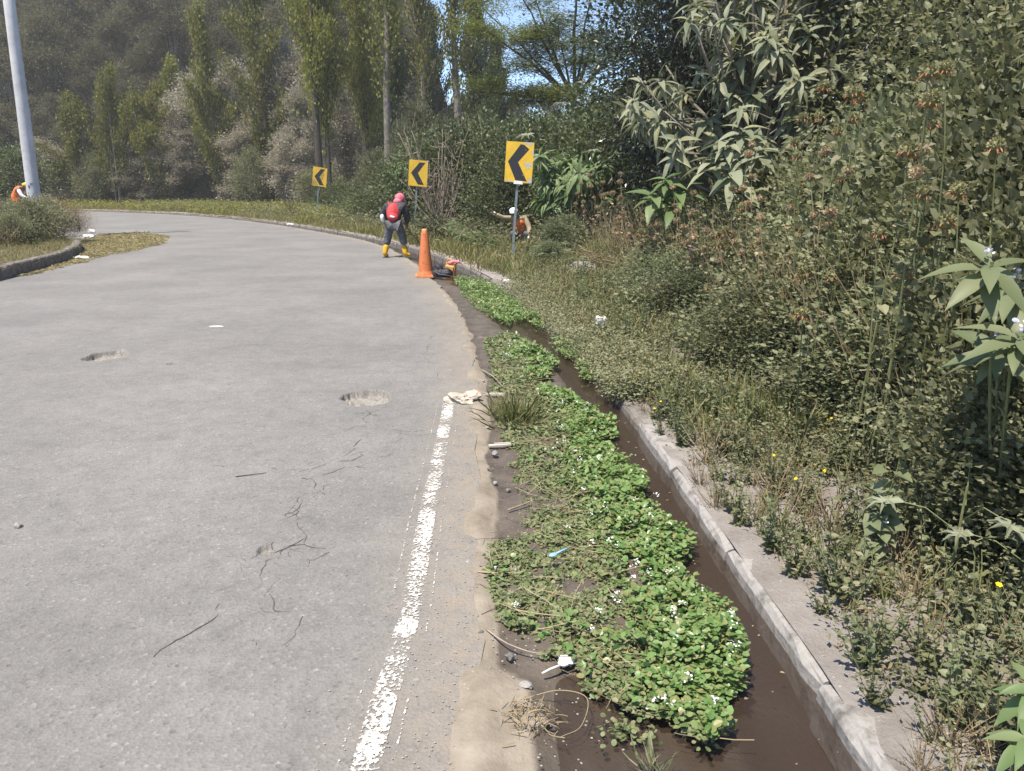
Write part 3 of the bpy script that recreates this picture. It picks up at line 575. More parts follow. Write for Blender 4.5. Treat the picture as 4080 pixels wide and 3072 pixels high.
# dark evergreen, pale felted-leaf tree and ivy-hung tree over the right bank
tE = bushy(71, 8.2, 4.6, 'dark fine-leaved evergreen tree shading the bank behind pale-leaved tree', None, M['everg'], M['barkd'], 'evergreen_tree', clumps=190, per=250, leaf=.12, T=T_DIA, base=.2, droop=.5, trunkr=.16)
place(tE, 4.1, 17.2, 0)
tF = dup(tE, (0, 0, 0), label='dark evergreen tree standing farther back beyond the shaded bank'); place(tF, 7.2, 19, 2.0, 1.0)
def rosette(acc, c, axis, n, L_, g, T=T_LANCE_B, lo=.5, dr=.55):
    axis = nrm(np.asarray(axis, float)); t = nrm(np.cross(axis, np.array([.3, .9, .2]))); u = np.cross(axis, t); k = np.arange(n); a = k * 2.4 + g.random() * 6; ang = np.linspace(lo, 1.55, n) + g.normal(0, .1, n)
    D = np.cos(ang)[:, None] * axis + np.sin(ang)[:, None] * (np.cos(a)[:, None] * t + np.sin(a)[:, None] * u); D[:, 2] -= dr
    acc.put(*leaves(T, c - axis * (k / n * L_ * .35)[:, None], D, axis + np.array([0, 0, .4]) + g.normal(0, .15, (n, 3)), L_ * g.uniform(.7, 1.1, n)))
def felted(seed, H, ends, L_, mat, name, label, group=None, tm=None, lo=.35, ros=(3, 6), nleaf=(8, 13)):
    g = np.random.default_rng(seed); tr = Acc(); cr = Acc(); top = np.array([0, 0, H * lo]); tr.put(*tube(bend_path((0, 0, 0), top, 5, .05, g), np.linspace(.09, .06, 5) * H / 5, 7))
    for e in ends:
        e = np.asarray(e, float); b_ = bend_path(top * g.uniform(.5, 1), e, 6, .1, g); tr.put(*tube(b_, np.linspace(.03, .008, 6) * H / 4, 5))
        for k in range(g.integers(*ros)):
            q = g.uniform(3, 5); i0 = int(min(q, 4)); p = b_[i0] + (b_[i0 + 1] - b_[i0]) * (q - i0); o = p + (rdir(1, g)[0] * np.array([1, 1, .5]) + np.array([0, 0, .2])) * g.uniform(.1, .5) * H / 5
            tr.put(*tube(np.array([p, (p + o) / 2 + g.normal(0, .02, 3), o]), [.009, .007, .005], 4, False)); rosette(cr, o, nrm(o - top) + np.array([0, -.1, .7]) + g.normal(0, .25, 3), int(g.integers(*nleaf)), L_ * g.uniform(.75, 1.15), g)
    o = make_tree(name, label, 'tree', tr, cr, tm or M['bark'], mat, group); o.children[1].data.polygons.foreach_set('use_smooth', np.ones(len(o.children[1].data.polygons), bool)); return o
g = np.random.default_rng(81); ends = []
for k in range(74):
    a = g.random() * 6.28; v = g.random() ** .8; rr = g.uniform(.5, 1) * 2.5 * (1 - .35 * v); ends.append((math.cos(a) * rr, math.sin(a) * rr * .8, 2.0 + 3.6 * v - .25 * rr))
tG = felted(82, 6.2, ends, .34, M['sol'], 'felted_leaf_tree', 'pale grey-green large-leaved tree arching over the flower bank'); place(tG, 3.85, 12.0)
g = np.random.default_rng(83); ends = []
for k in range(40):
    a = g.random() * 6.28; v = g.random(); rr = g.uniform(.3, 1) * 1.25; ends.append((math.cos(a) * rr, math.sin(a) * rr, .8 + 1.6 * v * (1 - .3 * rr)))
tH = felted(84, 2.8, ends, .36, M['solb'], 'big_leaf_shrub', 'bright green big-leaved bush right behind the largest chevron sign'); tH['category'] = 'shrub'; place(tH, 1.75, 19.6, 0, (1.0, .9, 1.15))
tI = dup(tH, (0, 0, 0), label='bright big-leaved bush beside thicket behind middle chevron sign'); place(tI, -3.9, 29.2, 1.5, .62, z=1.3)
# ivy-hung tree mass at the right
tJ = bushy(91, 5.4, 4.4, 'ivy-hung olive green tree rising over the flower bank', 'ivy-hung trees over the bank', M['vine'], M['barkd'], 'ivy_tree', clumps=150, per=170, leaf=.082, T=[T_OVAL, T_LOBE], base=.05, droop=.4, trunkr=.12)
for (x, y, h, w) in ((6.1, 9.4, 5.4, 4.0), (6.9, 7.2, 5.2, 4.4), (5.2, 6.2, 3.6, 3.2), (8.2, 11.5, 6, 4.6), (7.0, 14.5, 6.5, 4.6)): put(tJ, x, y, sc=(w / 4.4, w / 4.4, h / 5.4))
# ------------------------------------------------------------------ watercress in the gutter
def in_poly(x, y, poly):
    p = np.asarray(poly, float); r_ = np.zeros(len(x), bool); j = len(p) - 1
    for i in range(len(p)):
        c = ((p[i, 1] > y) != (p[j, 1] > y)) & (x < (p[j, 0] - p[i, 0]) * (y - p[i, 1]) / (p[j, 1] - p[i, 1] + 1e-12) + p[i, 0]); r_ ^= c; j = i
    return r_
C1 = [(0.61, 1.9), (0.5, 2.04), (0.34, 2.11), (0.24, 2.18), (0.22, 2.31), (0.12, 2.35), (0.04, 2.52), (-0.09, 2.65), (-0.13, 2.87), (-0.13, 3.23), (0.03, 3.33), (0.05, 3.73), (0.0, 4.14), (-0.06, 4.75), (-0.13, 5.54), (-0.2, 6.8), (-0.32, 8.3), (-0.06, 8.59), (0.22, 7.78), (0.44, 7.0), (0.33, 6.44), (0.16, 6.3), (0.5, 5.81), (0.75, 5.12), (0.67, 4.75), (0.57, 4.7), (0.79, 4.14), (0.72, 3.73), (0.86, 3.28), (0.83, 3.15), (0.76, 3.09), (0.79, 2.83), (0.88, 2.69), (0.85, 2.37), (0.74, 2.11)]
C2 = [(-1.08, 13.76), (-0.45, 13.3), (0.12, 10.7), (0.42, 9.3), (0.38, 8.75), (0.15, 9.5), (-0.06, 9.01), (-0.49, 10.29), (-0.78, 11.7)]
C3 = [(0.38, 7.59), (0.55, 8.27), (0.9, 8.08), (0.84, 7.25), (0.59, 7.15)]
C4 = [(0.64, 6.94), (0.9, 6.94), (0.85, 6.31), (0.61, 6.39)]
def cress_patch(poly, n, sc, fresh_bias=0., dens_cut=.36):
    p = np.array(poly); x = R.uniform(p[:, 0].min() - .05, p[:, 0].max() + .05, n); y = R.uniform(p[:, 1].min() - .05, p[:, 1].max() + .05, n)
    xj = x + .1 * (fbm(x * 7, y * 7) - .5); yj = y + .12 * (fbm(x * 7 + 40, y * 7) - .5); k = in_poly(xj, yj, poly); x, y = x[k], y[k]
    s, t = kerb_st(x, y); rel = smooth(-.8, -.3, t) + 1.1 * (fbm(x * 3.2 + 5, y * 3.2) - .5) + fresh_bias
    return x, y, rel
ca = [cress_patch(C1, 250000, 1), cress_patch(C2, 90000, 1, .45), cress_patch(C3, 6000, 1, .7), cress_patch(C4, 2500, 1, .5)]
X = np.concatenate([c_[0] for c_ in ca]); Y = np.concatenate([c_[1] for c_ in ca]); REL = np.concatenate([c_[2] for c_ in ca])
keep = R.random(len(X)) < np.interp(Y, [1.8, 4, 7, 14], [.62, .42, .3, .22]); X, Y, REL = X[keep], Y[keep], REL[keep]
fresh = (REL + R.normal(0, .28, len(X))) > .72
def cress_obj(name, mk, mat, hmax, l0, l1, label, gap):
    x, y = X[mk], Y[mk]; n0 = fbm(x * 9 + 3, y * 9); hole_ = n0 > gap; x, y, n0 = x[hole_], y[hole_], n0[hole_]; n = len(x)
    h = hmax * (.25 + 1.1 * fbm(x * 5 + 20, y * 5)) * np.clip((n0 - gap) * 6, .25, 1) * smooth(0, 1, REL[mk][hole_] + .35); z = WATER_Z + .02 + h * R.random(n) ** .45
    D = rdir(n) * np.array([1, 1, .35]) + np.array([0, 0, .22]); U = np.array([0, 0, 1.]) + R.normal(0, .38, (n, 3)) + TO_SUN * .2
    S = R.uniform(l0, l1, n) * np.interp(y, [3, 8], [1, 1.35]); P3 = np.stack([x, y, z], 1); a = Acc(); mk_ = R.random(n); a.put(*leaves(T_ROUND, P3[mk_ < .4], D[mk_ < .4], U[mk_ < .4], S[mk_ < .4])); a.put(*leaves(T_OVAL, P3[mk_ >= .4], D[mk_ >= .4], U[mk_ >= .4], S[mk_ >= .4] * 1.15)); V, F = np.concatenate(a.V), np.concatenate(a.F)
    return tag(add(name, mesh_np(name, V, F, (mat,))), label, kind='stuff')
cress_obj('watercress', fresh, M['cress'], .1, .012, .034, 'fresh bright green watercress growing out over the water', .3)
cress_obj('dusty_watercress', ~fresh, M['cressd'], .065, .01, .027, 'low dusty watercress mat along the roadside mud', .34)
# white flower clusters and dead stems in the cress
fl = Acc()
for k in R.choice(len(X), 200, replace=False):
    if REL[k] < .15: continue
    c = np.array([X[k], Y[k], WATER_Z + .05 + .1 * R.random() * (1 if REL[k] > .5 else .5)]); n = 9
    fl.put(*leaves(T_ROUND, c + R.normal(0, .007, (n, 3)), rdir(n) * np.array([1, 1, .3]), np.array([0, 0, 1.]) + R.normal(0, .4, (n, 3)), R.uniform(.006, .011, n)))
tag(fl.obj('watercress_flowers', M['white_fl']), 'tiny white flower clusters dotted over the watercress', kind='stuff')
ds = Acc()
for k in R.choice(np.where((REL < .75) & (Y < 7))[0], 420, replace=False):
    c = np.array([X[k], Y[k], WATER_Z + .035 + .045 * R.random()]); a = R.random() * 6.28; L_ = R.uniform(.05, .22); e = c + np.array([math.cos(a) * L_, math.sin(a) * L_, R.uniform(-.01, .02)]); ds.put(*tube(bend_path(c, e, 4, .12), .0016, 3, False))
tag(ds.obj('dead_cress_stems', M['dry']), 'dry straw-coloured dead stems tangled in the cress mat', kind='stuff')

# ------------------------------------------------------------------ weeds on the verge
def stem_plant(seed, H, ns, leaf, T, mat, stem_mat, spread=.4, per=9, flowers=None, fsize=.012, nfl=6, up=.3, name='weed', label='', cat='weed', group=None):
    g = np.random.default_rng(seed); st = Acc(); fo = Acc(); tips = []
    for i in range(ns):
        a = g.random() * 6.28; r_ = H * spread * g.uniform(.2, 1); h = H * g.uniform(.45, 1); p = bend_path((g.normal(0, .02), g.normal(0, .02), 0), (math.cos(a) * r_, math.sin(a) * r_, h), 6, .08, g); st.put(*tube(p, np.linspace(.004, .0015, 6) * max(1, H / .5) ** .5, 4, False)); tips.append(p[-1])
        q = np.sort(g.uniform(.8, 5, per)); i0 = np.minimum(q.astype(int), 4); Pp = p[i0] + (p[i0 + 1] - p[i0]) * (q - i0)[:, None]; n = len(Pp)
        D = rdir(n, g) * np.array([1, 1, .3]) + np.array([0, 0, up]); fo.put(*leaves(T, Pp, D, np.array([0, 0, 1.]) + g.normal(0, .3, (n, 3)), leaf * g.uniform(.5, 1.2, n) * (1.15 - q / 9)))
    o = thing(name, label, cat, group=group); st.obj('stem', stem_mat, o); fo.obj('foliage', mat, o)
    if flowers:
        for k in range(min(nfl, ns)):
            f_ = Acc(); n = 6; a = np.arange(n) * 6.28 / n; f_.put(*leaves(T_ROUND, np.zeros((n, 3)), np.stack([np.cos(a), np.sin(a), a * 0 + .25], 1), np.array([[0, 0, 1.]] * n), fsize)); fo2 = f_.obj('flower', flowers, o); fo2.location = tips[k] + np.array([0, 0, .004]); fo2.rotation_euler = (g.normal(0, .4), g.normal(0, .4), 0)
    return o
WG = 'leafy weeds on the sandy verge'
w1 = stem_plant(101, .34, 11, .05, T_OVAL, M['weed'], M['gstem'], .55, 12, name='leafy_weed', label='low dusty green leafy weed rooted in verge sand', group=WG)
w2 = stem_plant(102, .42, 13, .045, T_HEART, M['weedg'], M['gstem'], .45, 11, name='broadleaf_weed', label='blue-green broadleaf weed among dry stems on the verge', group='blue-green weeds on the verge')
w3 = stem_plant(103, .36, 22, .018, T_DIA, M['dry'], M['dry'], .6, 9, name='dry_weed', label='wiry straw-coloured dry weed on the sandy verge', group='dry weeds on the verge')
w4 = stem_plant(104, .4, 12, .032, T_OVAL, M['weed'], M['gstem'], .5, 9, M['yellow'], .016, 3, name='yellow_flower_weed', label='green weed with small yellow flowers beside the kerb', group='yellow-flowered weeds on the verge')
w5 = stem_plant(105, .55, 14, .07, T_LOBE, M['weed'], M['gstem'], .4, 9, name='lobed_weed', label='taller lobed-leaf weed at the foot of the flower bank', group='lobed-leaf weeds below the bank')
g = np.random.default_rng(110); used = []
def scatter(root, n, y0, y1, t0, t1, s0, s1, mind=.12, sandy=False):
    c = 0; tries = 0
    while c < n and tries < n * 40:
        tries += 1; yy = y0 + (y1 - y0) * g.random() ** 1.3; t = g.uniform(t0, t1); x, y = kp(s_at(yy), t); x = float(x); y = float(y)
        if sandy and fbm(np.array([x * 1.4]), np.array([y * 1.4 + 3]))[0] < .44: continue
        if any((x - a) ** 2 + (y - b) ** 2 < mind ** 2 for a, b in used): continue
        used.append((x, y)); put(root, x, y, sc=g.uniform(s0, s1)); c += 1
scatter(w1, 70, 1.6, 9, .28, 1.7, .55, 1.1, .12, True); scatter(w2, 64, 2.0, 12, .5, 2.3, .6, 1.2, .13); scatter(w3, 80, 1.6, 12, .25, 2.2, .5, 1.05, .1)
scatter(w1, 34, 1.6, 5.5, .12, .8, .4, .8, .1); scatter(w2, 14, 1.8, 5.5, .15, .8, .45, .8, .12); scatter(w3, 20, 1.6, 5.5, .1, .7, .35, .7, .1)
scatter(w5, 60, 2.4, 13, 1.0, 2.5, .6, 1.15, .15)
for (x, y) in ((.95, 4.72), (1.05, 5.2), (1.0, 5.6), (1.4, 3.72), (1.52, 3.66), (2.3, 4.3), (2.0, 4.5), (1.9, 3.19), (1.86, 2.9), (1.72, 2.3)): put(w4, x + .05, y + .05, sc=g.uniform(.6, .85))
for (x, y) in ((.99, 4.55), (1.02, 4.95), (1.2, 5.1), (1.12, 6.2), (.95, 7.2), (1.3, 4.2)): put(w2, x + .12, y, sc=g.uniform(.7, 1))

# sprigs and grass too many to count
def sprigs(name, n, y0, y1, t0, t1, mat, leaf, T, h0, h1, label, cut=.4, per=7, ypow=1.5, fx=1.4):
    yy = y0 + (y1 - y0) * R.random(n) ** ypow; t = t0 + (t1 - t0) * R.random(n) ** .85; x, y = kp(s_at(yy), t); k = fbm(x * fx + 8, y * fx) + .16 * smooth(.2, 1.6, t) > cut; x, y = x[k], y[k]; z = gz(x, y); n = len(x)
    kk = (np.hypot(x + .1, y - 18.2) > 1.3) & (R.random(len(x)) < np.interp(y, [2.5, 5], [.5, 1])); x, y, z = x[kk], y[kk], z[kk]; n = len(x)
    x = np.repeat(x, per); y = np.repeat(y, per); z = np.repeat(z, per); hh = np.repeat(R.uniform(h0, h1, n), per); m_ = len(x); q = R.random(m_)
    P_ = np.stack([x + R.normal(0, .3, m_) * hh, y + R.normal(0, .3, m_) * hh, z + q * hh], 1); D = rdir(m_) * np.array([1, 1, .4]) + np.array([0, 0, .3])
    V, F = leaves(T, P_, D, np.array([0, 0, 1.]) + R.normal(0, .4, (m_, 3)), leaf * R.uniform(.5, 1.3, m_)); return tag(add(name, mesh_np(name, V, F, (mat,))), label, kind='stuff')
sprigs('low_weeds', 24000, 1.2, 15, .2, 3.4, M['weed'], .03, T_DIA, .04, .3, 'carpet of small dusty green weeds over the verge', .52)
sprigs('bank_herbs', 5000, 5.6, 12, -.06, .6, M['weed'], .035, T_DIA, .05, .28, 'leafy herbs spilling over the buried kerb to the water', .36)
sprigs('dry_litter', 12000, 1.2, 15, .16, 3.2, M['dry'], .03, T_SLIM, .01, .15, 'dry brown stalks and leaf litter over the verge', .42, fx=2.2)
def blades(name, P_, mat, l0, l1, label, lean=.45):
    n = len(P_); D = np.array([0, 0, 1.]) + R.normal(0, lean, (n, 3)) * np.array([1, 1, .2]); V, F = leaves(T_BLADE, P_, D, rdir(n) * np.array([1, 1, .2]), R.uniform(l0, l1, n)); return tag(add(name, mesh_np(name, V, F, (mat,))), label, kind='stuff')
def verge_pts(n, y0, y1, t0, t1, cut=.4, f=1.2, ypow=1.2):
    yy = y0 + (y1 - y0) * R.random(n) ** ypow; t = t0 + (t1 - t0) * R.random(n); x, y = kp(s_at(yy), t); k = fbm(x * f, y * f + 11) > cut; x, y = x[k], y[k]; return np.stack([x, y, gz(x, y) - .01], 1)
blades('verge_grass', verge_pts(20000, 4.5, 17, .3, 3.0, .42), M['grass'], .1, .32, 'tufted green and straw grass on the verge')
blades('near_grass', verge_pts(14000, 1.2, 6.5, .2, 2.2, .48, 1.8), M['grass'], .05, .16, 'short sparse grass on the sandy verge')
blades('roadside_grass', np.concatenate([verge_pts(20000, 14, 54, .04, 4.5, .34, .7, 1.0), verge_pts(9000, 17, 30, .25, 2.5, .3)]), M['ygrass'], .12, .42, 'yellow-green roadside grass along the outside of the bend')
sprigs('far_herbs', 7500, 30, 57, .3, 7.0, M['pop'], .14, T_DIA, .12, .7, 'tall leafy herbs at the feet of the far trees', .5, 8, .8, .5)
sprigs('roadside_herbs', 8000, 15, 50, .7, 5.0, M['weed'], .11, T_DIA, .15, .7, 'leafy green herbs below the roadside trees', .42, 7, 1.0, .6)

# ------------------------------------------------------------------ the flowering bank
vB = bushy(121, 1.6, 1.7, 'vine-covered leafy bush in the flowering bank', 'leafy bushes of the flowering bank', M['vine'], M['barkd'], 'leafy_bush', 'bush', clumps=90, per=150, leaf=.055, T=[T_OVAL, T_OVAL, T_LOBE, T_HEART], base=.03, trunkr=.03)
vC = bushy(122, 1.5, 1.6, 'grey-green broad-leaved bush in the flowering bank', 'grey-green bushes of the flowering bank', M['weedg'], M['barkd'], 'broadleaf_bush', 'bush', clumps=85, per=130, leaf=.056, T=[T_HEART, T_OVAL], base=.03, trunkr=.03, droop=.3)
for i, (x, y, h, w) in enumerate(((2.95, 4.9, 1.15, 1.5), (3.0, 5.9, 1.35, 1.6), (3.05, 7.0, 1.3, 1.6), (3.1, 8.1, 1.2, 1.6), (2.95, 9.3, 1.1, 1.6), (2.9, 10.5, 1.1, 1.6), (2.9, 11.8, 1.1, 1.6), (3.7, 5.0, 2.1, 2.0), (3.9, 6.3, 2.3, 2.1), (4.0, 7.6, 2.2, 2.1), (3.9, 9.0, 1.9, 2.0), (3.9, 10.4, 1.7, 2.0), (3.6, 11.6, 1.5, 1.8), (4.6, 4.6, 2.8, 2.4), (4.9, 7.0, 2.9, 2.5), (4.9, 8.6, 2.6, 2.4), (2.75, 3.95, 1.35, 1.3), (3.3, 3.7, 2.1, 1.7), (3.5, 2.9, 2.2, 1.8), (2.5, 3.2, .95, 1.0), (2.6, 2.5, 1.2, 1.1), (4.2, 3.6, 2.9, 2.2), (3.5, 13.0, 1.2, 1.5), (3.5, 14.6, 1.3, 1.5), (2.9, 16.9, 1.2, 1.5), (4.1, 15.6, 1.6, 1.8))):
    kd = 'waist-high' if h < 1.25 else 'head-high' if h < 2 else 'overtopping'; put(vB if i % 3 else vC, x, y, sc=(w / 1.7, w / 1.7, h / 1.6), label='%s %s bush in the flowering bank' % (kd, 'green small-leaved' if i % 3 else 'grey-green broad-leaved'), group='%s %s bushes of the bank' % (kd, 'small-leaved' if i % 3 else 'broad-leaved'))
for (x, y, h, w) in ((.95, 15.9, .75, .9), (1.2, 16.9, .8, 1.0), (.75, 15.1, .45, .7)): put(vC, x, y, sc=(w / 1.6, w / 1.6, h / 1.5), label='low grey-green bush at the foot of the largest chevron sign', group='low bushes by the largest sign')

g = np.random.default_rng(128)
for k in range(20):
    y = g.uniform(4.4, 11.5); x = float(np.interp(y, [4.4, 8, 12.5], [2.35, 2.3, 2.1])) + g.normal(0, .15); h = g.uniform(.4, .75); w = h * 1.5; put(vC if k % 2 else vB, x, y, sc=(w / 1.65, w / 1.65, h / 1.55), label='knee-high leafy bush at the front foot of the flower bank', group='low bushes fronting the bank')
# dry stalks criss-crossing the bank
a = Acc(); g = np.random.default_rng(129)
for k in range(900):
    y = 3.6 + 13 * g.random() ** 1.2; x = float(np.interp(y, [3.6, 5, 9, 17], [2.15, 2.35, 2.3, 1.8])) + abs(g.normal(0, .5)); z0 = .08 + .11 * max(0, x - float(kp(s_at(y), 0)[0]) - 2.2); h = g.uniform(.35, 1.35); p = bend_path((x, y, z0), (x + g.normal(-.1, .3) * h, y + g.normal(-.05, .3) * h, z0 + h), 5, .05, g); a.put(*tube(p, np.linspace(.0045, .0018, 5), 3, False))
tag(a.obj('dry_stalks', M['dry']), 'tan dry stalks criss-crossing the flowering bank', kind='stuff')
# round-headed orange flower stalks, some fresh, some gone to brown seed balls
def head_mesh(seed, kind):
    g = np.random.default_rng(seed); V, F = [], []; n = 150; d = rdir(n, g); d[:, 2] = np.abs(d[:, 2]) * 1.0 - .25 * (g.random(n) < .5); d = nrm(d); a1 = Acc(); a1.put(*leaves(T_DIA, d * .018, d, rdir(n, g), g.uniform(.014, .022, n))); a1.put(*blob((0, 0, 0), .026, seed, .1, 2)); m1 = len(np.concatenate(a1.F))
    k = 0
    if kind == 'orange':
        k = 10; a = np.arange(k) * 6.28 / k + g.normal(0, .1, k); D = np.stack([np.cos(a), np.sin(a), g.uniform(-1.3, -.5, k)], 1); a1.put(*leaves(T_SLIM, D * np.array([.024, .024, .01]), D, np.array([[0, 0, 1.]] * k), g.uniform(.022, .038, k)))
    Fa = np.concatenate(a1.F); mi = np.r_[np.zeros(m1, int), np.ones(len(Fa) - m1, int)]
    return mesh_np('flower_head', np.concatenate(a1.V), Fa, (M['head_g'] if kind != 'brown' else M['head_b'], M['orange']), False, None, mi)
HM = {'orange': [head_mesh(i, 'orange') for i in (1, 2)], 'brown': [head_mesh(i, 'brown') for i in (3, 4)], 'green': [head_mesh(5, 'green')]}
HO = [(2.76, 6.72, 2.46), (2.6, 5.62, 2.25), (2.24, 4.91, 2.21), (2.43, 6.24, 2.18), (2.74, 6.71, 2.23), (2.56, 5.61, 2.12), (2.29, 4.06, 1.96), (2.06, 3.8, 1.82), (2.6, 5.96, 2.05), (2.21, 4.01, 2.2), (2.29, 4.0, 2.22), (2.08, 3.7, 2.04), (2.62, 6.89, 2.02), (2.62, 6.8, 1.9), (2.67, 5.97, 1.71), (2.93, 7.88, 1.72), (2.9, 7.43, 1.69), (2.25, 3.97, 1.62), (2.39, 3.9, 1.63), (2.47, 3.78, 1.84), (2.44, 7.68, 1.45), (2.39, 7.9, 1.62), (2.16, 4.2, 1.4), (2.23, 3.7, 1.48), (2.43, 6.0, 1.31), (2.55, 6.5, 1.08), (2.47, 8.3, 1.17), (2.45, 8.6, 1.12), (2.39, 8.3, 1.03), (1.98, 10.87, 1.01), (1.82, 4.3, 0.93), (2.35, 5.2, 1.04), (2.33, 5.7, 0.97), (2.39, 6.2, 0.8), (2.17, 3.9, 1.22)]
HB = [(2.28, 9.12, 1.56), (2.41, 11.0, 1.35), (2.28, 11.07, 1.58), (2.35, 10.66, 1.63), (2.46, 9.9, 1.33), (2.53, 7.81, 1.47), (2.57, 7.5, 1.34), (2.46, 7.2, 1.23), (2.55, 8.3, 1.15), (2.55, 8.2, 1.06), (2.37, 8.76, 1.15), (2.42, 10.59, 1.18), (2.46, 10.33, 1.1), (2.15, 10.57, 1.12), (2.32, 10.18, 1.32), (2.16, 11.01, 1.13), (2.38, 10.4, 1.19), (2.39, 9.41, 1.02), (2.34, 10.6, 0.96), (2.3, 9.3, 0.95), (2.23, 12.0, 0.78), (2.24, 11.8, 0.71), (2.21, 10.42, 0.68), (2.3, 10.48, 0.69), (2.73, 8.47, 2.08), (2.64, 8.27, 1.97), (2.48, 5.86, 1.89), (2.42, 5.95, 1.71), (2.53, 6.59, 1.46), (2.51, 7.33, 1.53), (2.35, 8.45, 0.5), (1.74, 17.95, 1.7), (1.69, 15.23, 1.64), (2.03, 16.14, 1.72), (1.97, 13.19, 1.71), (2.13, 14.35, 1.87), (2.12, 14.23, 1.42), (2.06, 13.74, 1.09), (1.58, 17.02, 1.48), (1.85, 16.16, 1.41), (1.97, 14.88, 1.5), (1.61, 15.95, 1.33), (1.75, 14.62, 1.25), (2.13, 12.98, 0.85), (2.13, 14.5, 0.7), (1.77, 16.39, 1.86), (1.44, 15.82, 1.29)]
g = np.random.default_rng(130)
def ball_plant(x, y, zh, kind, group, label):
    x -= .12; bx, by = x + g.normal(.1, .1), y + g.normal(.05, .12); z0 = float(gz([bx], [by])[0]) - .02; o = thing('ball_flower_plant', label, 'flower', (bx, by, z0), 0, group)
    top = np.array([x - bx, y - by, zh - z0]); p = bend_path((0, 0, 0), top, 7, .025, g); p[-1] = top; st = Acc(); st.put(*tube(p, np.linspace(.006, .003, 7), 5)); st.obj('stem', M['gstem'] if kind != 'brown' else M['dry'], o)
    sz = g.uniform(1.05, 1.5) * (1.15 if y > 8 else 1)
    for k, idx in enumerate([6] + ([5] if g.random() < .45 else []) + ([4] if g.random() < .2 else [])):
        h = add('flower_head', random.choice(HM[kind if k == 0 else ('green' if kind == 'orange' and g.random() < .5 else 'brown')]), o); h.location = p[idx]; h.rotation_euler = (g.normal(0, .2), g.normal(0, .2), g.random() * 6); h.scale = (sz * (1 - .12 * k),) * 3
    n = 10; q = g.uniform(1, 5.6, n); i0 = q.astype(int); fo = Acc(); D = rdir(n, g) * np.array([1, 1, .2]) + np.array([0, 0, -.15]); fo.put(*leaves(T_HEART, p[i0] + (p[i0 + 1] - p[i0]) * (q - i0)[:, None], D, np.array([0, 0, 1.]) + g.normal(0, .3, (n, 3)), g.uniform(.03, .075, n))); fo.obj('foliage', M['weed'] if kind != 'brown' else M['dry'], o)
for (x, y, zh) in HO: ball_plant(x, y, zh, 'orange', 'orange ball flowers on the bank', 'tall stalk with orange-petalled round flower head on the bank')
for (x, y, zh) in HB: ball_plant(x, y, zh, 'brown', 'brown seed balls on the bank' if y < 12.5 else 'brown seed balls behind the worker', 'dry stalk with brown round seed ball on the flower bank' if y < 12.5 else 'dry stalk with brown seed ball beside the worker in the vest')
for k in range(46):
    y = g.uniform(5, 16); x = float(np.interp(y, [5, 9, 16], [2.45, 2.5, 1.9])) + g.normal(.15, .2); ball_plant(x, y, float(gz([x], [y])[0]) + g.uniform(.55, 1.2), 'brown' if g.random() < .8 else 'orange', 'ball flowers low in the bank', 'short ball-headed flower stalk low in the bank')
# near big-leaved shoots at the right
def shoot(name, x, y, tips, L_, label, mat, group=None, fl=True):
    g = np.random.default_rng(int(x * 100 + y * 10)); z0 = float(gz([x], [y])[0]) - .02; o = thing(name, label, 'shrub', (x, y, z0), 0, group); st = Acc(); fo = Acc()
    for (tx, ty, tz) in tips:
        tip = np.array([tx - x, ty - y, tz - z0]); st.put(*tube(bend_path((0, 0, 0), tip, 7, .04, g), np.linspace(.008, .005, 7), 6)); rosette(fo, tip, np.array([-.2, -.3, .95]) + g.normal(0, .08, 3), 11, L_ * g.uniform(.9, 1.1), g, T_LANCE, .95, .3)
        if fl:
            f_ = Acc(); n = 10; f_.put(*leaves(T_ROUND, tip + np.array([0, 0, .05]) + g.normal(0, .014, (n, 3)), rdir(n, g), rdir(n, g), g.uniform(.012, .02, n))); f_.obj('flower_cluster', M['lilac'], o)
    st.obj('stem', M['gstem'], o); fo.obj('foliage', mat, o, True); return o
shoot('big_leaf_shoot', 2.15, 3.0, [(1.79, 2.8, 1.36), (1.82, 2.62, 1.12), (2.0, 3.0, 1.0), (2.1, 3.1, 1.25)], .21, 'big pale-leaved shoot with small lilac flowers before the bank', M['shoot'])
shoot('big_leaf_shoot', 2.35, 2.75, [(1.95, 2.85, 2.16), (2.3, 3.1, 2.25)], .22, 'tall big-leaved shoot reaching above the flower bank', M['shoot'], fl=False)
shoot('big_leaf_shoot', 2.35, 11.2, [(2.2, 11.0, 1.75), (2.4, 11.1, 1.6), (2.05, 11.1, 1.5), (2.3, 10.9, 1.4)], .42, 'yellowish big-leaved plant rising from seed balls in the bank', M['solb'], fl=False)
shoot('big_leaf_shoot', 3.0, 10.2, [(2.75, 10.0, 2.2), (2.95, 10.0, 2.35), (2.6, 10.1, 2.0), (3.1, 9.9, 2.1), (2.8, 9.8, 1.85)], .42, 'grey-green big-leaved plant under the pale arching tree', M['sol'], fl=False)
shoot('big_leaf_shoot', 1.42, 1.66, [(1.31, 1.58, .3), (1.4, 1.7, .36)], .13, 'broad glossy leaves of small shoot beside the near kerb', M['solb'], fl=False)
for (x, y, h, w) in ((2.2, 3.15, .8, .9), (2.3, 2.75, .75, .8)): put(vB, x, y, sc=(w / 1.7, w / 1.7, h / 1.6), label='small bush around the stems of the big-leaved shoots', group='bushes around the big-leaved shoots')
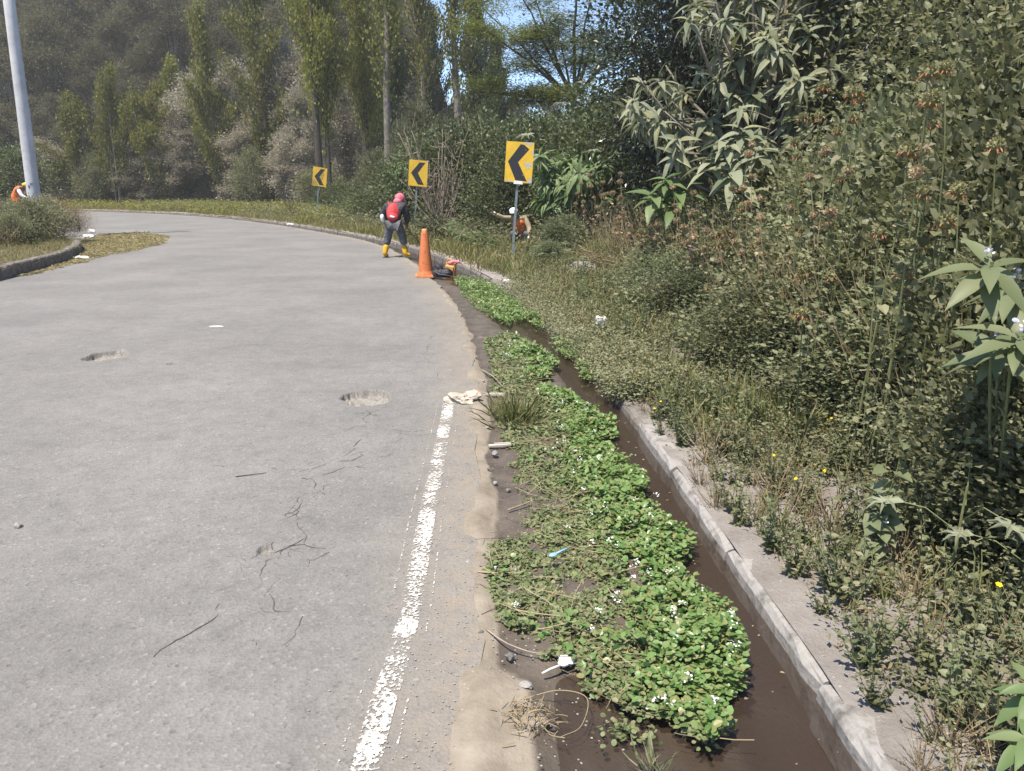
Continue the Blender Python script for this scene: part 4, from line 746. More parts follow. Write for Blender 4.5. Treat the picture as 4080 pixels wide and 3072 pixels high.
# heart-leaved tall weed, castor seedlings, odd flowers
hp = stem_plant(141, .62, 4, .11, T_HEART, M['weedg'], M['gstem'], .1, 13, M['white_fl'], .012, 4, up=-.1, name='heart_leaf_plant', label='upright plant with large heart-shaped leaves casting sharp shadow', cat='plant'); place(hp, 1.6, 2.95, 0, 1.0)
def castor(x, y, h, n, L_, label, mat):
    g = np.random.default_rng(int(x * 50 + y)); o = thing('castor_plant', label, 'plant', (x, y, float(gz([x], [y])[0]) - .01)); st = Acc(); fo = Acc(); st.put(*tube(bend_path((0, 0, 0), (.03, 0, h), 5, .05, g), np.linspace(.007, .004, 5), 5))
    a = np.arange(n) * 2.4; e = np.stack([np.cos(a) * h * .4, np.sin(a) * h * .4, h * np.linspace(.55, 1.1, n)], 1)
    for k in range(n): st.put(*tube(np.array([(.02, 0, h * (.45 + .5 * k / n)), e[k] * np.array([.6, .6, 1]), e[k]]), .0025, 4, False))
    st.obj('stem', M['gstem'], o)
    for k in range(n): fo = Acc(); fo.put(*leaves(T_PALM, e[k:k + 1], [(math.cos(a[k]), math.sin(a[k]), -.15)], [np.array([0, -.3, 1.]) + g.normal(0, .2, 3)], L_ * g.uniform(.7, 1.1))); fo.obj('leaf', mat, o)
castor(1.78, 2.72, .5, 4, .17, 'pale star-leaved castor seedling under the big-leaved shoot', M['sol']); castor(1.92, 2.5, .45, 4, .16, 'star-leaved castor seedling beside dry stems near the kerb', M['sol']); castor(.75, 14.2, .5, 6, .26, 'blue-green castor seedling near the largest sign post', M['weedg']); castor(1.25, 13.7, .4, 5, .24, 'castor seedling beside the grey boulders', M['weedg']); castor(1.9, 21.0, 3.3, 9, .55, 'tall castor plant with star leaves beside dark evergreen', M['sol'])
def bell(x, y, z, label):
    o = thing('morning_glory', label, 'flower', (x, y, float(gz([x], [y])[0]))); h = z - o.location.z; st = Acc(); st.put(*tube(bend_path((.1, .05, 0), (0, 0, h), 6, .05), .003, 4)); st.obj('stem', M['gstem'], o)
    V, F = lathe([(.004, -.03), (.008, -.012), (.028, .004), (.034, .006)], 12); b_ = add('flower', mesh_np('bell', V, F, (M['purple'],)), o); b_.location = (0, 0, h); b_.rotation_euler = (.9, -.2, 0)
bell(2.05, 9.9, .62, 'purple bell flower on the weedy bank')
bell(2.3, 9.6, .85, 'small purple flower half hidden among seed balls')
# island vegetation
iS = bushy(151, 1.1, 1.5, 'weedy grey-green shrub on the island by the pole', 'weedy shrubs on the island', M['weed'], M['barkd'], 'island_shrub', 'shrub', clumps=80, per=80, leaf=.07, base=.02, trunkr=.02)
iD = bushy(152, 1.1, 1.4, 'dry reddish-brown weedy shrub on the island by the pole', 'dry shrubs on the island', M['dry'], M['barkd'], 'dry_shrub', 'shrub', clumps=80, per=60, leaf=.06, T=T_SLIM, base=.02, trunkr=.02)
for i, (x, y, h) in enumerate(((-13.6, 19.0, .95), (-12.9, 20.4, .9), (-14.2, 20.8, .85), (-13.2, 17.6, .8), (-14.6, 22.4, .75), (-13.3, 21.8, .85), (-14.0, 18.2, 1.0), (-15.9, 24.2, .7), (-16.9, 25.2, .6), (-14.9, 18.8, .95), (-15.6, 21, .9), (-16.4, 23.0, .75), (-12.4, 18.8, .6), (-17.8, 28.2, 1.1))): put(iS, x, y, sc=h / 1.1, z=.3)
for (x, y, h) in ((-13.6, 22.6, .9), (-13.2, 23.1, .7), (-14.4, 23.6, .95), (-15.2, 23.4, .8), (-15.9, 24.6, .65)): put(iD, x, y, sc=h / 1.1, z=.3)
g = np.random.default_rng(155)
for k in range(54):
    y = g.uniform(16.5, 24.5); x = float(np.interp(y, [16.5, 20, 24.5], [-11.6, -12.5, -14.9])) - abs(g.normal(.5, 1.0)); put((w2, w3, w5)[k % 3], x, y, sc=g.uniform(1.2, 2.1), z=.25, label=('ragged green weed on the island inside the bend', 'ragged straw-coloured weed on the island inside the bend', 'ragged lobed-leaf weed on the island inside the bend')[k % 3], group=('green weeds on the island', 'straw weeds on the island', 'lobed weeds on the island')[k % 3])
P_ = IS2[(IS2[:, 1] > 12) & (IS2[:, 1] < 34)]; N_ = IN[(IS2[:, 1] > 12) & (IS2[:, 1] < 34)]; k = R.integers(0, len(P_), 13000); d = .2 + 2.6 * R.random(13000) ** 1.2; q = P_[k] + N_[k] * d[:, None] + R.normal(0, .2, (13000, 2)); blades('island_grass', np.c_[q, island_z(q[:, 0], q[:, 1], d)], M['ygrass'], .06, .2, 'short yellowing grass on the island edge', .9)
GP_ = [(-13.3, 23.4), (-14.6, 26.5), (-13.4, 27.6), (-11.5, 25.4), (-10.3, 22.0), (-9.9, 18.6), (-9.5, 15.8), (-9.15, 14.2), (-9.3, 13.0), (-9.8, 14.6), (-10.4, 17.2), (-11.4, 19.4), (-12.6, 21.4)]
q = np.array(GP_); n = 60000; x = R.uniform(q[:, 0].min(), q[:, 0].max(), n); y = R.uniform(q[:, 1].min(), q[:, 1].max(), n); k = in_poly(x + .5 * (fbm(x * 1.5, y * 1.5) - .5), y + (fbm(x + 9, y) - .5), GP_) & (fbm(x * 3, y * 3) > .3); x, y = x[k], y[k]; n = len(x)
V, F = leaves(T_SLIM, np.stack([x, y, R.uniform(.008, .03, n)], 1), rdir(n) * np.array([1, 1, .12]), np.array([0, 0, 1.]) + R.normal(0, .3, (n, 3)), R.uniform(.05, .14, n)); tag(add('grass_clippings', mesh_np('clippings', V, F, (M['cut'],))), 'pale dry grass clippings spread over road beside island kerb', kind='stuff')
for (x, y, h, w) in ((-30.5, 47.5, 3.4, 4), (-33.5, 49, 3.0, 4)): put(dS, x, y, sc=(w / 3.4, w / 3.4, h / 3.6), z=.2, label='dark shrub beyond the island behind the pole', group='dark shrubs behind the pole')
# ------------------------------------------------------------------ chevron signs
def plain(name, col, rough=.6, spec=.4, var=.12, scale=6, bump=0., metallic=0):
    c1 = tuple(max(0, v * (1 - var)) for v in col); c2 = tuple(min(1, v * (1 + var)) for v in col)
    return rough_mat(name, c1, c2, scale, rough, bump, 6, spec=spec, metallic=metallic)
M['sy'] = plain('sign_yellow', (.6, .37, .02), .45, .5, .14, 4); M['sk'] = plain('sign_black', (.018, .018, .022), .5, .4, .2); M['ssilver'] = plain('bare_sheet_metal', (.36, .37, .36), .5, .5, .15, 20); M['post'] = plain('galvanised_post', (.13, .165, .175), .55, .5, .2, 12); M['sytan'] = plain('sign_yellow_stained', (.36, .24, .05), .6, .3, .3, 9)
def poly_plate(pts, y0, th, name, mat, parent):
    n = len(pts); V = [(x, y0 - th, z) for x, z in pts] + [(x, y0, z) for x, z in pts]
    bm = bmesh.new(); vs_ = [bm.verts.new(v) for v in V]; bm.faces.new(vs_[:n]); bm.faces.new(vs_[n:][::-1])
    for i in range(n): bm.faces.new((vs_[i], vs_[n + i], vs_[n + (i + 1) % n], vs_[(i + 1) % n]))
    bmesh.ops.recalc_face_normals(bm, faces=bm.faces); me = bpy.data.meshes.new(name); bm.to_mesh(me); bm.free(); me.materials.append(mat); return add(name, me, parent)
def chevron_sign(x, y, z0, zc, lean, yaw, label, wear, tan_=False):
    o = thing('chevron_sign', label, 'sign', (x, y, z0)); o.rotation_euler = (0, lean, yaw); h = zc - z0
    p = Acc(); p.put(*box((-.027, .0, (h + .35) / 2 - .2), (.054, .005, h + .35 + .4))); p.put(*box((-.0515, .027, (h + .35) / 2 - .2), (.005, .048, h + .35 + .4))); p.obj('post', M['post'], o)
    w, hh = .3, .4; r_ = .012
    pl = poly_plate([(-w, -hh + r_), (-w + r_, -hh), (w - r_, -hh), (w, -hh + r_), (w, hh - r_), (w - r_, hh), (-w + r_, hh), (-w, hh - r_)], -.012, .003, 'plate', M['sy'], o); pl.location = (0, -.035, h)
    if wear == 2: pts = [(.012, .357), (.09, .345), (.2, .267), (.185, .245), (-.023, .005), (.19, -.362), (-.058, -.354), (-.243, .008)]
    else: pts = [(.03, .335), (.215, .335), (-.005, .005), (.2, -.345), (.01, -.345), (-.225, .0)]
    poly_plate(pts, -.0155, .0015, 'chevron', M['sk'], pl)
    for bx, bz in (((.13, .25), (.1, -.25), (-.18, .25), (-.18, -.22))): b_ = Acc(); b_.put(*lathe([(.0, .003), (.007, .003), (.008, 0)], 8)); q = b_.obj('bolt', M['ssilver'], pl); q.location = (bx, -.018, bz); q.rotation_euler = (math.pi / 2, 0, 0)
    P_ = []
    if wear == 2: P_ = [[(.085, .396), (.27, .396), (.25, .36), (.24, .33), (.2, .335), (.17, .355), (.1, .36)], [(.1, .0), (.285, .0), (.275, -.055), (.235, -.06), (.23, -.12), (.175, -.12), (.17, -.05), (.12, -.04)], [(-.29, -.395), (-.1, -.395), (-.16, -.375), (-.24, -.36), (-.27, -.362)], [(.21, -.395), (.297, -.395), (.297, -.27), (.27, -.28), (.255, -.33), (.2, -.345)], [(.297, .27), (.297, .15), (.265, .18), (.262, .24)]]
    if wear == 1: P_ = [[(.262, .39), (.297, .39), (.297, -.1), (.285, -.05), (.29, .2), (.275, .36)], [(.18, .397), (.25, .396), (.2, .38)], [(.297, -.15), (.297, -.3), (.283, -.25)]]
    for k, q in enumerate(P_): poly_plate(q, -.0155, .001, 'peeled_patch', M['ssilver'], pl)
    if wear == 2: poly_plate([(-.09, -.43), (.11, -.43), (.105, -.37), (-.085, -.365)], -.018, .002, 'tape', plain('white_tape', (.7, .7, .72), .5), pl)
    if tan_:
        poly_plate([(.02, .1), (.12, .22), (.2, .1), (.15, -.08), (.09, -.15), (.03, -.06)], -.0155, .0008, 'stain', M['sytan'], pl); poly_plate([(-.29, -.39), (-.02, -.39), (-.06, -.31), (-.16, -.15), (-.26, -.08), (-.295, -.2)], -.0155, .0008, 'stain', M['sytan'], pl); poly_plate([(.06, .397), (.297, .397), (.296, .37), (.07, .385)], -.0155, .0008, 'stain', M['sytan'], pl)
    return o
def lean_for(x0, x1, h): return math.atan2(x1 - x0, h)
chevron_sign(.03, 15.92, .1, 2.12, lean_for(.03, .17, 2.0), math.radians(-20), 'largest yellow chevron sign with peeled silver patches and white tape', 2)
chevron_sign(-3.16, 24.6, .1, 2.05, lean_for(-3.16, -2.99, 1.9), 0.0, 'clean yellow chevron sign standing beside the worker with red backpack', 1)
chevron_sign(-8.62, 33.5, .1, 2.05, lean_for(-8.62, -8.36, 1.9), math.radians(6), 'stained yellow chevron sign in front of tall columnar trees', 0, True)

# ------------------------------------------------------------------ concrete pole
M['pole'] = rough_mat('pale_concrete', (.38, .38, .4), (.52, .52, .54), 3, .8, .2, 8)
M['poster'] = plain('torn_dark_paper', (.06, .06, .08), .8, .2, .4)
o = thing('utility_pole', 'tall pale concrete utility pole rising from the weedy island', 'pole', (-15.64, 25, .25)); V, F = lathe([(.205, -.2), (.2, .0), (.185, 3), (.165, 6), (.14, 10.5), (0, 10.5)], 20); po = add('shaft', mesh_np('pole', V, F, (M['pole'],), True), o); o.rotation_euler = (0, math.radians(2.0), 0)
g = np.random.default_rng(7)
for k in range(7):
    a0 = -1.2 + g.normal(0, .35); z0 = g.uniform(.5, 1.55); n = 6; V = []; ww = g.uniform(.1, .3); hh = g.uniform(.03, .1)
    for i in range(n):
        a = a0 + ww * i / n
        for zz in (z0 + hh * .4 * math.sin(i * 2.1 + k), z0 + hh * (1 + .5 * math.sin(i * 3 + k))): r_ = .2; V.append((r_ * math.cos(a), r_ * math.sin(a), zz))
    add('torn_paper', mesh_np('torn', np.array(V), np.array([(2 * i, 2 * i + 2, 2 * i + 3, 2 * i + 1) for i in range(n - 1)]), (M['poster'],)), po)

# ------------------------------------------------------------------ cone, bag, jug
M['cone'] = rough_mat('dirty_orange_plastic', (.27, .085, .045), (.55, .17, .06), 11, .65, .2, 12, (.46, .12, .042), spec=.35); M['conel'] = plain('pale_orange_rim', (.72, .3, .14), .6, .3)
o = thing('traffic_cone', 'tall dirty orange traffic cone standing at the road edge', 'cone', (-1.62, 14.0, .004), .25)
bm = bmesh.new(); bmesh.ops.create_cube(bm, size=1); bmesh.ops.scale(bm, vec=(.37, .37, .045), verts=bm.verts); bmesh.ops.translate(bm, vec=(0, 0, .0225), verts=bm.verts)
bmesh.ops.bevel(bm, geom=[e for e in bm.edges if abs(e.verts[0].co.z - e.verts[1].co.z) > .01], offset=.07, segments=2, affect='EDGES'); bmesh.ops.bevel(bm, geom=[e for e in bm.edges if e.verts[0].co.z > .03 and e.verts[1].co.z > .03], offset=.01, segments=2, affect='EDGES')
me = bpy.data.meshes.new('cone_base'); bm.to_mesh(me); bm.free(); me.materials.append(M['conel']); add('base', me, o)
V, F = lathe([(.165, .044), (.163, .06), (.14, .09), (.135, .13), (.1, .46), (.064, .8), (.048, .84)], 28); add('body', mesh_np('cone_body', V, F, (M['cone'],), True), o)
V, F = lathe([(.048, .838), (.046, .875), (.04, .88), (.036, .875), (.036, .84)], 20); add('top_rim', mesh_np('cone_top', V, F, (M['conel'],), True), o)
M['black'] = rough_mat('black_cloth', (.012, .012, .016), (.035, .034, .042), 10, .6, .4, 6, dist=.02, spec=.4)
o = thing('black_bag', 'crumpled black bag lying against the orange cone', 'bag', (-1.28, 13.96, .0), .1)
V, F = blob((0, 0, .075), .2, 3, .45, 4, (1.05, .6, .5)); V[:, 2] = np.maximum(V[:, 2] + .03 * np.sin(V[:, 0] * 28 + V[:, 1] * 13) * fbm(V[:, 0] * 9, V[:, 2] * 9), .004); add('body', mesh_np('bag', V, F, (M['black'],), True), o)
V, F = blob((-.1, .03, .15), .11, 8, .5, 3, (.8, .6, .75)); add('flap', mesh_np('flap', V, F, (M['black'],), True), o)
st = Acc(); st.put(*tube(catmull(np.array([(-.16, -.06, .12), (-.08, -.13, .07), (.05, -.135, .05), (.16, -.1, .02)]), 6), .011, 5)); st.obj('strap', plain('grey_strap', (.07, .07, .09), .6), o)
M['jug'] = rough_mat('dirty_yellow_plastic', (.5, .24, .07), (.68, .4, .15), 8, .5, 0, 6)
o = thing('plastic_jug', 'faded orange-yellow plastic jug with open handle behind black bag', 'jug', (-1.2, 14.32, -.045), -.35); o.rotation_euler = (0, math.radians(9), -.35)
bm = bmesh.new(); bmesh.ops.create_cube(bm, size=1); bmesh.ops.scale(bm, vec=(.2, .14, .24), verts=bm.verts); bmesh.ops.translate(bm, vec=(0, 0, .12), verts=bm.verts); bmesh.ops.bevel(bm, geom=list(bm.edges), offset=.022, segments=3, affect='EDGES'); me = bpy.data.meshes.new('jug'); bm.to_mesh(me); bm.free(); me.materials.append(M['jug']); add('body', me, o)
a = Acc(); a.put(*tube(catmull(np.array([(-.085, 0, .2), (-.09, 0, .3), (-.07, 0, .335), (-.02, 0, .335), (.03, 0, .29), (.05, 0, .235)]), 5), .014, 8)); a.obj('handle', M['jug'], o, True)
V, F = lathe([(.03, 0), (.03, .035), (.034, .036), (.034, .055), (0, .055)], 14); c_ = add('spout', mesh_np('spout', V, F, (M['jug'],), True), o); c_.location = (.075, 0, .235)
M['pink'] = rough_mat('faded_pink_cloth', (.5, .12, .15), (.68, .28, .3), 14, .85, .3, 5)
o = thing('pink_cloth', 'crumpled pink cloth draped on the plastic jug', 'cloth', (-1.14, 14.3, .2)); V, F = blob((0, 0, .03), .1, 12, .7, 3, (1.0, .6, .5)); add('fold', mesh_np('fold', V, F, (M['pink'],), True), o); V, F = blob((.09, -.02, .05), .07, 15, .7, 3, (1.2, .5, .45)); add('fold', mesh_np('fold', V, F, (M['pink'],), True), o)

# ------------------------------------------------------------------ people
M['skin'] = plain('brown_skin', (.22, .11, .07), .5, .4, .1); M['hair'] = plain('black_hair', (.012, .01, .01), .5)
M['jacket'] = rough_mat('dark_jacket', (.035, .032, .04), (.075, .068, .08), 7, .7, 1.0, 5, bscale=14, dist=.03); M['trous'] = rough_mat('grey_work_trousers', (.065, .068, .08), (.15, .152, .165), 7, .75, 1.0, 5, bscale=14, dist=.03)
M['boot'] = rough_mat('yellow_rubber', (.52, .27, .015), (.66, .37, .03), 6, .4, 0); M['sole'] = plain('dark_sole', (.1, .09, .06), .8); M['pinkh'] = rough_mat('pink_head_cloth', (.55, .1, .14), (.68, .2, .24), 9, .8, .4)
M['redbag'] = rough_mat('red_backpack_fabric', (.42, .035, .04), (.56, .07, .075), 8, .65, .25); M['white'] = plain('white_cloth', (.7, .7, .72), .8, .2, .08); M['vest'] = rough_mat('orange_vest', (.62, .13, .03), (.75, .2, .06), 8, .7, .25); M['beige'] = rough_mat('beige_shirt', (.26, .21, .14), (.38, .32, .22), 10, .85, .3); M['yellowcap'] = plain('yellow_cap', (.7, .48, .04), .6); M['wood'] = plain('worn_wood', (.26, .17, .09), .7, .3, .3, 12); M['steel'] = plain('dull_steel', (.3, .3, .3), .4, .5, .2, 12, 0, .7)
def skin_mesh(name, pts, edges, mat, parent, root=0, sub=2):
    me = bpy.data.meshes.new(name); me.from_pydata([p[:3] for p in pts], edges, []); bm = bmesh.new(); bm.from_mesh(me); bm.verts.ensure_lookup_table(); ly = bm.verts.layers.skin.verify()
    for i, p in enumerate(pts): bm.verts[i][ly].radius = (p[3], p[4] if len(p) > 4 else p[3]); bm.verts[i][ly].use_root = i == root
    bm.to_mesh(me); bm.free(); o = bpy.data.objects.new('tmp', me); COL.objects.link(o)
    m1 = o.modifiers.new('skin', 'SKIN'); m1.use_smooth_shade = True; m2 = o.modifiers.new('sub', 'SUBSURF'); m2.levels = sub; m2.render_levels = sub
    dg = bpy.context.evaluated_depsgraph_get(); nm = bpy.data.meshes.new_from_object(o.evaluated_get(dg)); bpy.data.objects.remove(o); bpy.data.meshes.remove(me)
    nm.materials.clear(); nm.materials.append(mat); nm.name = name
    for p in nm.polygons: p.use_smooth = True
    return add(name, nm, parent)
def chain(pts): return [(i, i + 1) for i in range(len(pts) - 1)]
def body(parent, J, mat):
    # pelvis rooted figure; J maps joint names to xyz
    names = ['pelvis', 'waist', 'chest', 'neck', 'head', 'crown', 'hipL', 'kneeL', 'ankL', 'toeL', 'hipR', 'kneeR', 'ankR', 'toeR', 'shL', 'elL', 'wrL', 'paL', 'shR', 'elR', 'wrR', 'paR']
    rad = dict(pelvis=(.13, .11), waist=(.12, .095), chest=(.14, .11), neck=.05, head=(.075, .085), crown=(.07, .08), hipL=.085, kneeL=.058, ankL=.04, toeL=(.045, .03), hipR=.085, kneeR=.058, ankR=.04, toeR=(.045, .03), shL=.058, elL=.042, wrL=.03, paL=(.038, .022), shR=.058, elR=.042, wrR=.03, paR=(.038, .022))
    pts = [tuple(J[n]) + (rad[n] if isinstance(rad[n], tuple) else (rad[n],)) for n in names]; ix = {n: i for i, n in enumerate(names)}; E_ = lambda *a: [(ix[a[i]], ix[a[i + 1]]) for i in range(len(a) - 1)]
    ed = E_('pelvis', 'waist', 'chest', 'neck', 'head', 'crown') + E_('pelvis', 'hipL', 'kneeL', 'ankL', 'toeL') + E_('pelvis', 'hipR', 'kneeR', 'ankR', 'toeR') + E_('chest', 'shL', 'elL', 'wrL', 'paL') + E_('chest', 'shR', 'elR', 'wrR', 'paR')
    for sd in 'LR':                                     # five fingers curled from each palm
        w_ = np.array(J['wr' + sd]); p_ = np.array(J['pa' + sd]); d = nrm(p_ - w_); sdv = nrm(np.cross(d, np.array([0, 0, 1.]) + 1e-3)); up_ = np.cross(sdv, d); b0 = ix['pa' + sd]
        for k, (off, L_) in enumerate(((-.028, .06), (-.01, .07), (.009, .066), (.026, .05))):
            r0 = p_ + sdv * off + d * .02; a = r0 + d * L_ * .5 - up_ * .012; c_ = a + d * L_ * .28 - up_ * .028; i0 = len(pts); pts += [tuple(r0) + (.009,), tuple(a) + (.0085,), tuple(c_) + (.0075,)]; ed += [(b0, i0), (i0, i0 + 1), (i0 + 1, i0 + 2)]
        r0 = w_ + (p_ - w_) * .6 + sdv * .04; a = r0 + d * .04 + sdv * .012 - up_ * .015; i0 = len(pts); pts += [tuple(r0) + (.011,), tuple(a) + (.009,)]; ed += [(b0, i0), (i0, i0 + 1)]
    return skin_mesh('body', pts, ed, mat, parent, 0, 2)
def seg(*pr): return list(pr), chain(pr)
def garment(name, J, lines, mat, parent):
    pts = []; ed = []; key = {}
    for ln in lines:
        last = None
        for (p, r_) in ln:
            k = tuple(np.round(p, 4))
            if k not in key: key[k] = len(pts); pts.append(tuple(p) + (r_ if isinstance(r_, tuple) else (r_,)))
            if last is not None: ed.append((last, key[k]))
            last = key[k]
    return skin_mesh(name, pts, ed, mat, parent, 0, 2)
def lerp(a, b, t): return tuple(np.array(a) * (1 - t) + np.array(b) * t)
def face(parent, c, fwd, mat):
    fwd = nrm(np.asarray(fwd, float)); side = nrm(np.cross(fwd, np.array([0, 0, 1.]))); up_ = np.cross(side, fwd); c = np.asarray(c)
    a = Acc(); a.put(*blob(c + fwd * .095 - up_ * .01, .014, 1, .1, 2, (1, 1, 1.4))); a.obj('nose', mat, parent, True)
    for s_ in (-1, 1): e = Acc(); e.put(*blob(c + fwd * .082 + side * .03 * s_ + up_ * .015, .011, 2, 0, 2)); e.obj('eye', M['hair'], parent, True); q = Acc(); q.put(*blob(c + side * .078 * s_, .022, 3, .1, 2, (.6, 1, 1.4))); q.obj('ear', mat, parent, True)
    q = Acc(); q.put(*blob(c + fwd * .08 - up_ * .045, .02, 4, 0, 2, (1, 1, .35))); q.obj('mouth', M['pink'], parent, True)

# worker with the red backpack, bent over a long-handled tool
w = thing('person', 'worker in pink head cloth and yellow rubber boots bending at the gutter', 'person', (-2.76, 17.85, 0))
J = dict(pelvis=(-.02, .0, .8), waist=(-.02, .05, .95), chest=(.0, .13, 1.13), neck=(.06, .2, 1.27), head=(.11, .25, 1.35), crown=(.12, .25, 1.4), hipL=(-.11, .0, .76), kneeL=(-.2, .1, .43), ankL=(-.26, -.02, .09), toeL=(-.22, .1, .04), hipR=(.09, .0, .76), kneeR=(.17, .12, .43), ankR=(.22, .0, .09), toeR=(.34, .07, .04), shL=(-.19, .12, 1.19), elL=(-.31, .15, .97), wrL=(-.14, .36, .85), paL=(-.06, .41, .83), shR=(.2, .15, 1.2), elR=(.27, .2, .96), wrR=(.23, .38, .76), paR=(.22, .43, .71))
body(w, J, M['skin']); face(w, J['head'], (.65, .65, -.4), M['skin'])
garment('jacket', J, [[(lerp(J['pelvis'], J['waist'], .15), (.17, .14)), (J['waist'], (.19, .15)), (J['chest'], (.205, .155)), (lerp(J['chest'], J['neck'], .75), .09)], [(J['chest'], (.205, .155)), (J['shL'], .1), (J['elL'], .085), (J['wrL'], .05)], [(J['chest'], (.205, .155)), (J['shR'], .105), (J['elR'], .09), (J['wrR'], .052)]], M['jacket'], w)
garment('trousers', J, [[(J['pelvis'], (.165, .14)), (J['hipL'], .125), (J['kneeL'], .1), (lerp(J['kneeL'], J['ankL'], .45), .085)], [(J['pelvis'], (.165, .14)), (J['hipR'], .125), (J['kneeR'], .1), (lerp(J['kneeR'], J['ankR'], .45), .085)]], M['trous'], w)
for s_ in 'LR':
    k, a_, t_ = J['knee' + s_], J['ank' + s_], J['toe' + s_]; b_ = garment('boot', J, [[(lerp(k, a_, .38), .082), (lerp(k, a_, .6), .075), (a_, .058), (t_, (.055, .042))]], M['boot'], w)
    so = Acc(); so.put(*blob((np.array(a_) + np.array(t_)) / 2 * np.array([1, 1, 0]) + np.array([0, 0, .014]), .1, 4, .05, 2, (.95, .75, .14))); so.obj('sole', M['sole'], b_, True)
V, F = blob(np.array(J['head']) + np.array([0, 0, .02]), .116, 5, .22, 3, (.98, 1, 1.05)); add('head_cloth', mesh_np('hc', V, F, (M['pinkh'],), True), w); V, F = blob(np.array(J['neck']) + np.array([0, -.02, .02]), .095, 6, .2, 3, (1.05, 1, .9)); add('neck_cloth', mesh_np('nc', V, F, (M['pinkh'],), True), w)
V, F = blob(np.array(J['head']) + np.array([.12, .11, .02]), .085, 5, .05, 2, (1, 1, .16)); add('cap_brim', mesh_np('cb', V, F, (M['jacket'],), True), w)
V, F = blob((-.3, .12, .93), .085, 9, .4, 3, (.7, .7, 1.25)); add('white_sleeve', mesh_np('ws', V, F, (M['white'],), True), w)
o = thing('backpack', 'red backpack worn by the worker at the gutter', 'backpack', (-2.76 - .05, 17.85 - .06, .83)); o.rotation_euler = (math.radians(-14), math.radians(9), .2)
V, F = blob((0, -.02, .22), .19, 21, .1, 3, (.8, .5, 1.18)); add('body', mesh_np('bp', V, F, (M['redbag'],), True), o); V, F = blob((0, -.1, .11), .13, 22, .1, 3, (.9, .38, .72)); pk = add('pocket', mesh_np('pk', V, F, (M['redbag'],), True), o)
V, F = blob((-.01, -.145, .1), .06, 23, .5, 3, (1.0, .12, .45)); add('white_print', mesh_np('wp', V, F, (M['white'],), True), pk)
for sx in (-.1, .12): a = Acc(); a.put(*tube(catmull(np.array([(sx, .0, .38), (sx * 1.3, .06, .46), (sx * 1.45, .15, .45), (sx * 1.5, .24, .33)]), 5), .02, 6)); a.obj('strap', M['redbag'], o, True)
o = thing('long_handled_hoe', 'long wooden tool handle slanting into the gutter before the kerb', 'tool', (-2.76, 17.85, 0)); a = Acc(); a.put(*tube(np.array([(.1, .4, .86), (.42, .5, .42), (.74, .6, .02)]), .016, 7)); a.obj('handle', M['wood'], o, True); a = Acc(); a.put(*box((.78, .61, -.01), (.1, .16, .012), Euler((0, .6, .2)).to_matrix())); a.obj('blade', M['steel'], o)

# worker in the orange vest behind the largest sign
wx, wy = .1, 19.0; w = thing('person', 'worker in orange vest and white cap crouching behind the largest chevron sign', 'person', (wx, wy, float(gz([wx], [wy])[0])))
J = dict(pelvis=(.12, .25, .36), waist=(.1, .18, .5), chest=(.06, .05, .68), neck=(-.01, -.04, .82), head=(-.06, -.1, .9), crown=(-.06, -.1, .95), hipL=(.02, .22, .34), kneeL=(-.08, -.16, .42), ankL=(-.06, .1, .08), toeL=(-.1, -.03, .03), hipR=(.22, .22, .34), kneeR=(.3, -.14, .42), ankR=(.26, .12, .08), toeR=(.28, -.02, .03), shL=(-.12, .02, .76), elL=(-.33, -.12, .78), wrL=(-.5, -.2, .88), paL=(-.56, -.22, .91), shR=(.23, .05, .76), elR=(.34, -.02, .52), wrR=(.33, -.16, .33), paR=(.3, -.21, .27))
body(w, J, M['skin']); face(w, J['head'], (-.35, -.75, -.5), M['skin'])
garment('shirt', J, [[(J['pelvis'], (.14, .12)), (J['waist'], (.145, .115)), (J['chest'], (.155, .12)), (lerp(J['chest'], J['neck'], .7), .075)], [(J['chest'], (.155, .12)), (J['shL'], .08), (J['elL'], .062), (J['wrL'], .045)], [(J['chest'], (.155, .12)), (J['shR'], .085), (J['elR'], .068), (J['wrR'], .05)]], M['beige'], w)
garment('vest', J, [[(lerp(J['pelvis'], J['waist'], .1), (.19, .16)), (J['waist'], (.195, .16)), (J['chest'], (.205, .165)), (lerp(J['chest'], J['neck'], .6), .12)]], M['vest'], w)
garment('trousers', J, [[(J['pelvis'], (.15, .13)), (J['hipL'], .11), (J['kneeL'], .085), (J['ankL'], .06)], [(J['pelvis'], (.15, .13)), (J['hipR'], .11), (J['kneeR'], .085), (J['ankR'], .06)]], M['trous'], w)
for s_ in 'LR': garment('boot', J, [[(J['ank' + s_], .055), (J['toe' + s_], (.05, .04))]], M['sole'], w)
V, F = blob(np.array(J['head']) + np.array([0, 0, .045]), .108, 5, .04, 3, (1, 1, .8)); cp_ = add('cap', mesh_np('cap', V, F, (M['white'],), True), w); V, F = blob(np.array(J['head']) + np.array([-.03, -.115, .0]), .075, 6, .04, 2, (1, 1, .2)); add('cap_brim', mesh_np('cbr', V, F, (M['white'],), True), cp_)
for dx in (-.02, .045): V, F = blob(np.array(J['head']) + np.array([dx, -.095, .055 - abs(dx)]), .022, 6, .3, 2, (1, .4, 1)); add('cap_emblem', mesh_np('cem', V, F, (M['sk'],), True), cp_)
for s_ in 'LR': V, F = blob(np.array(J['pa' + s_]) * .6 + np.array(J['wr' + s_]) * .4, .036, 8, .3, 2, (1, .8, 1)); add('glove_cuff', mesh_np('gl', V, F, (M['white'],), True), w)
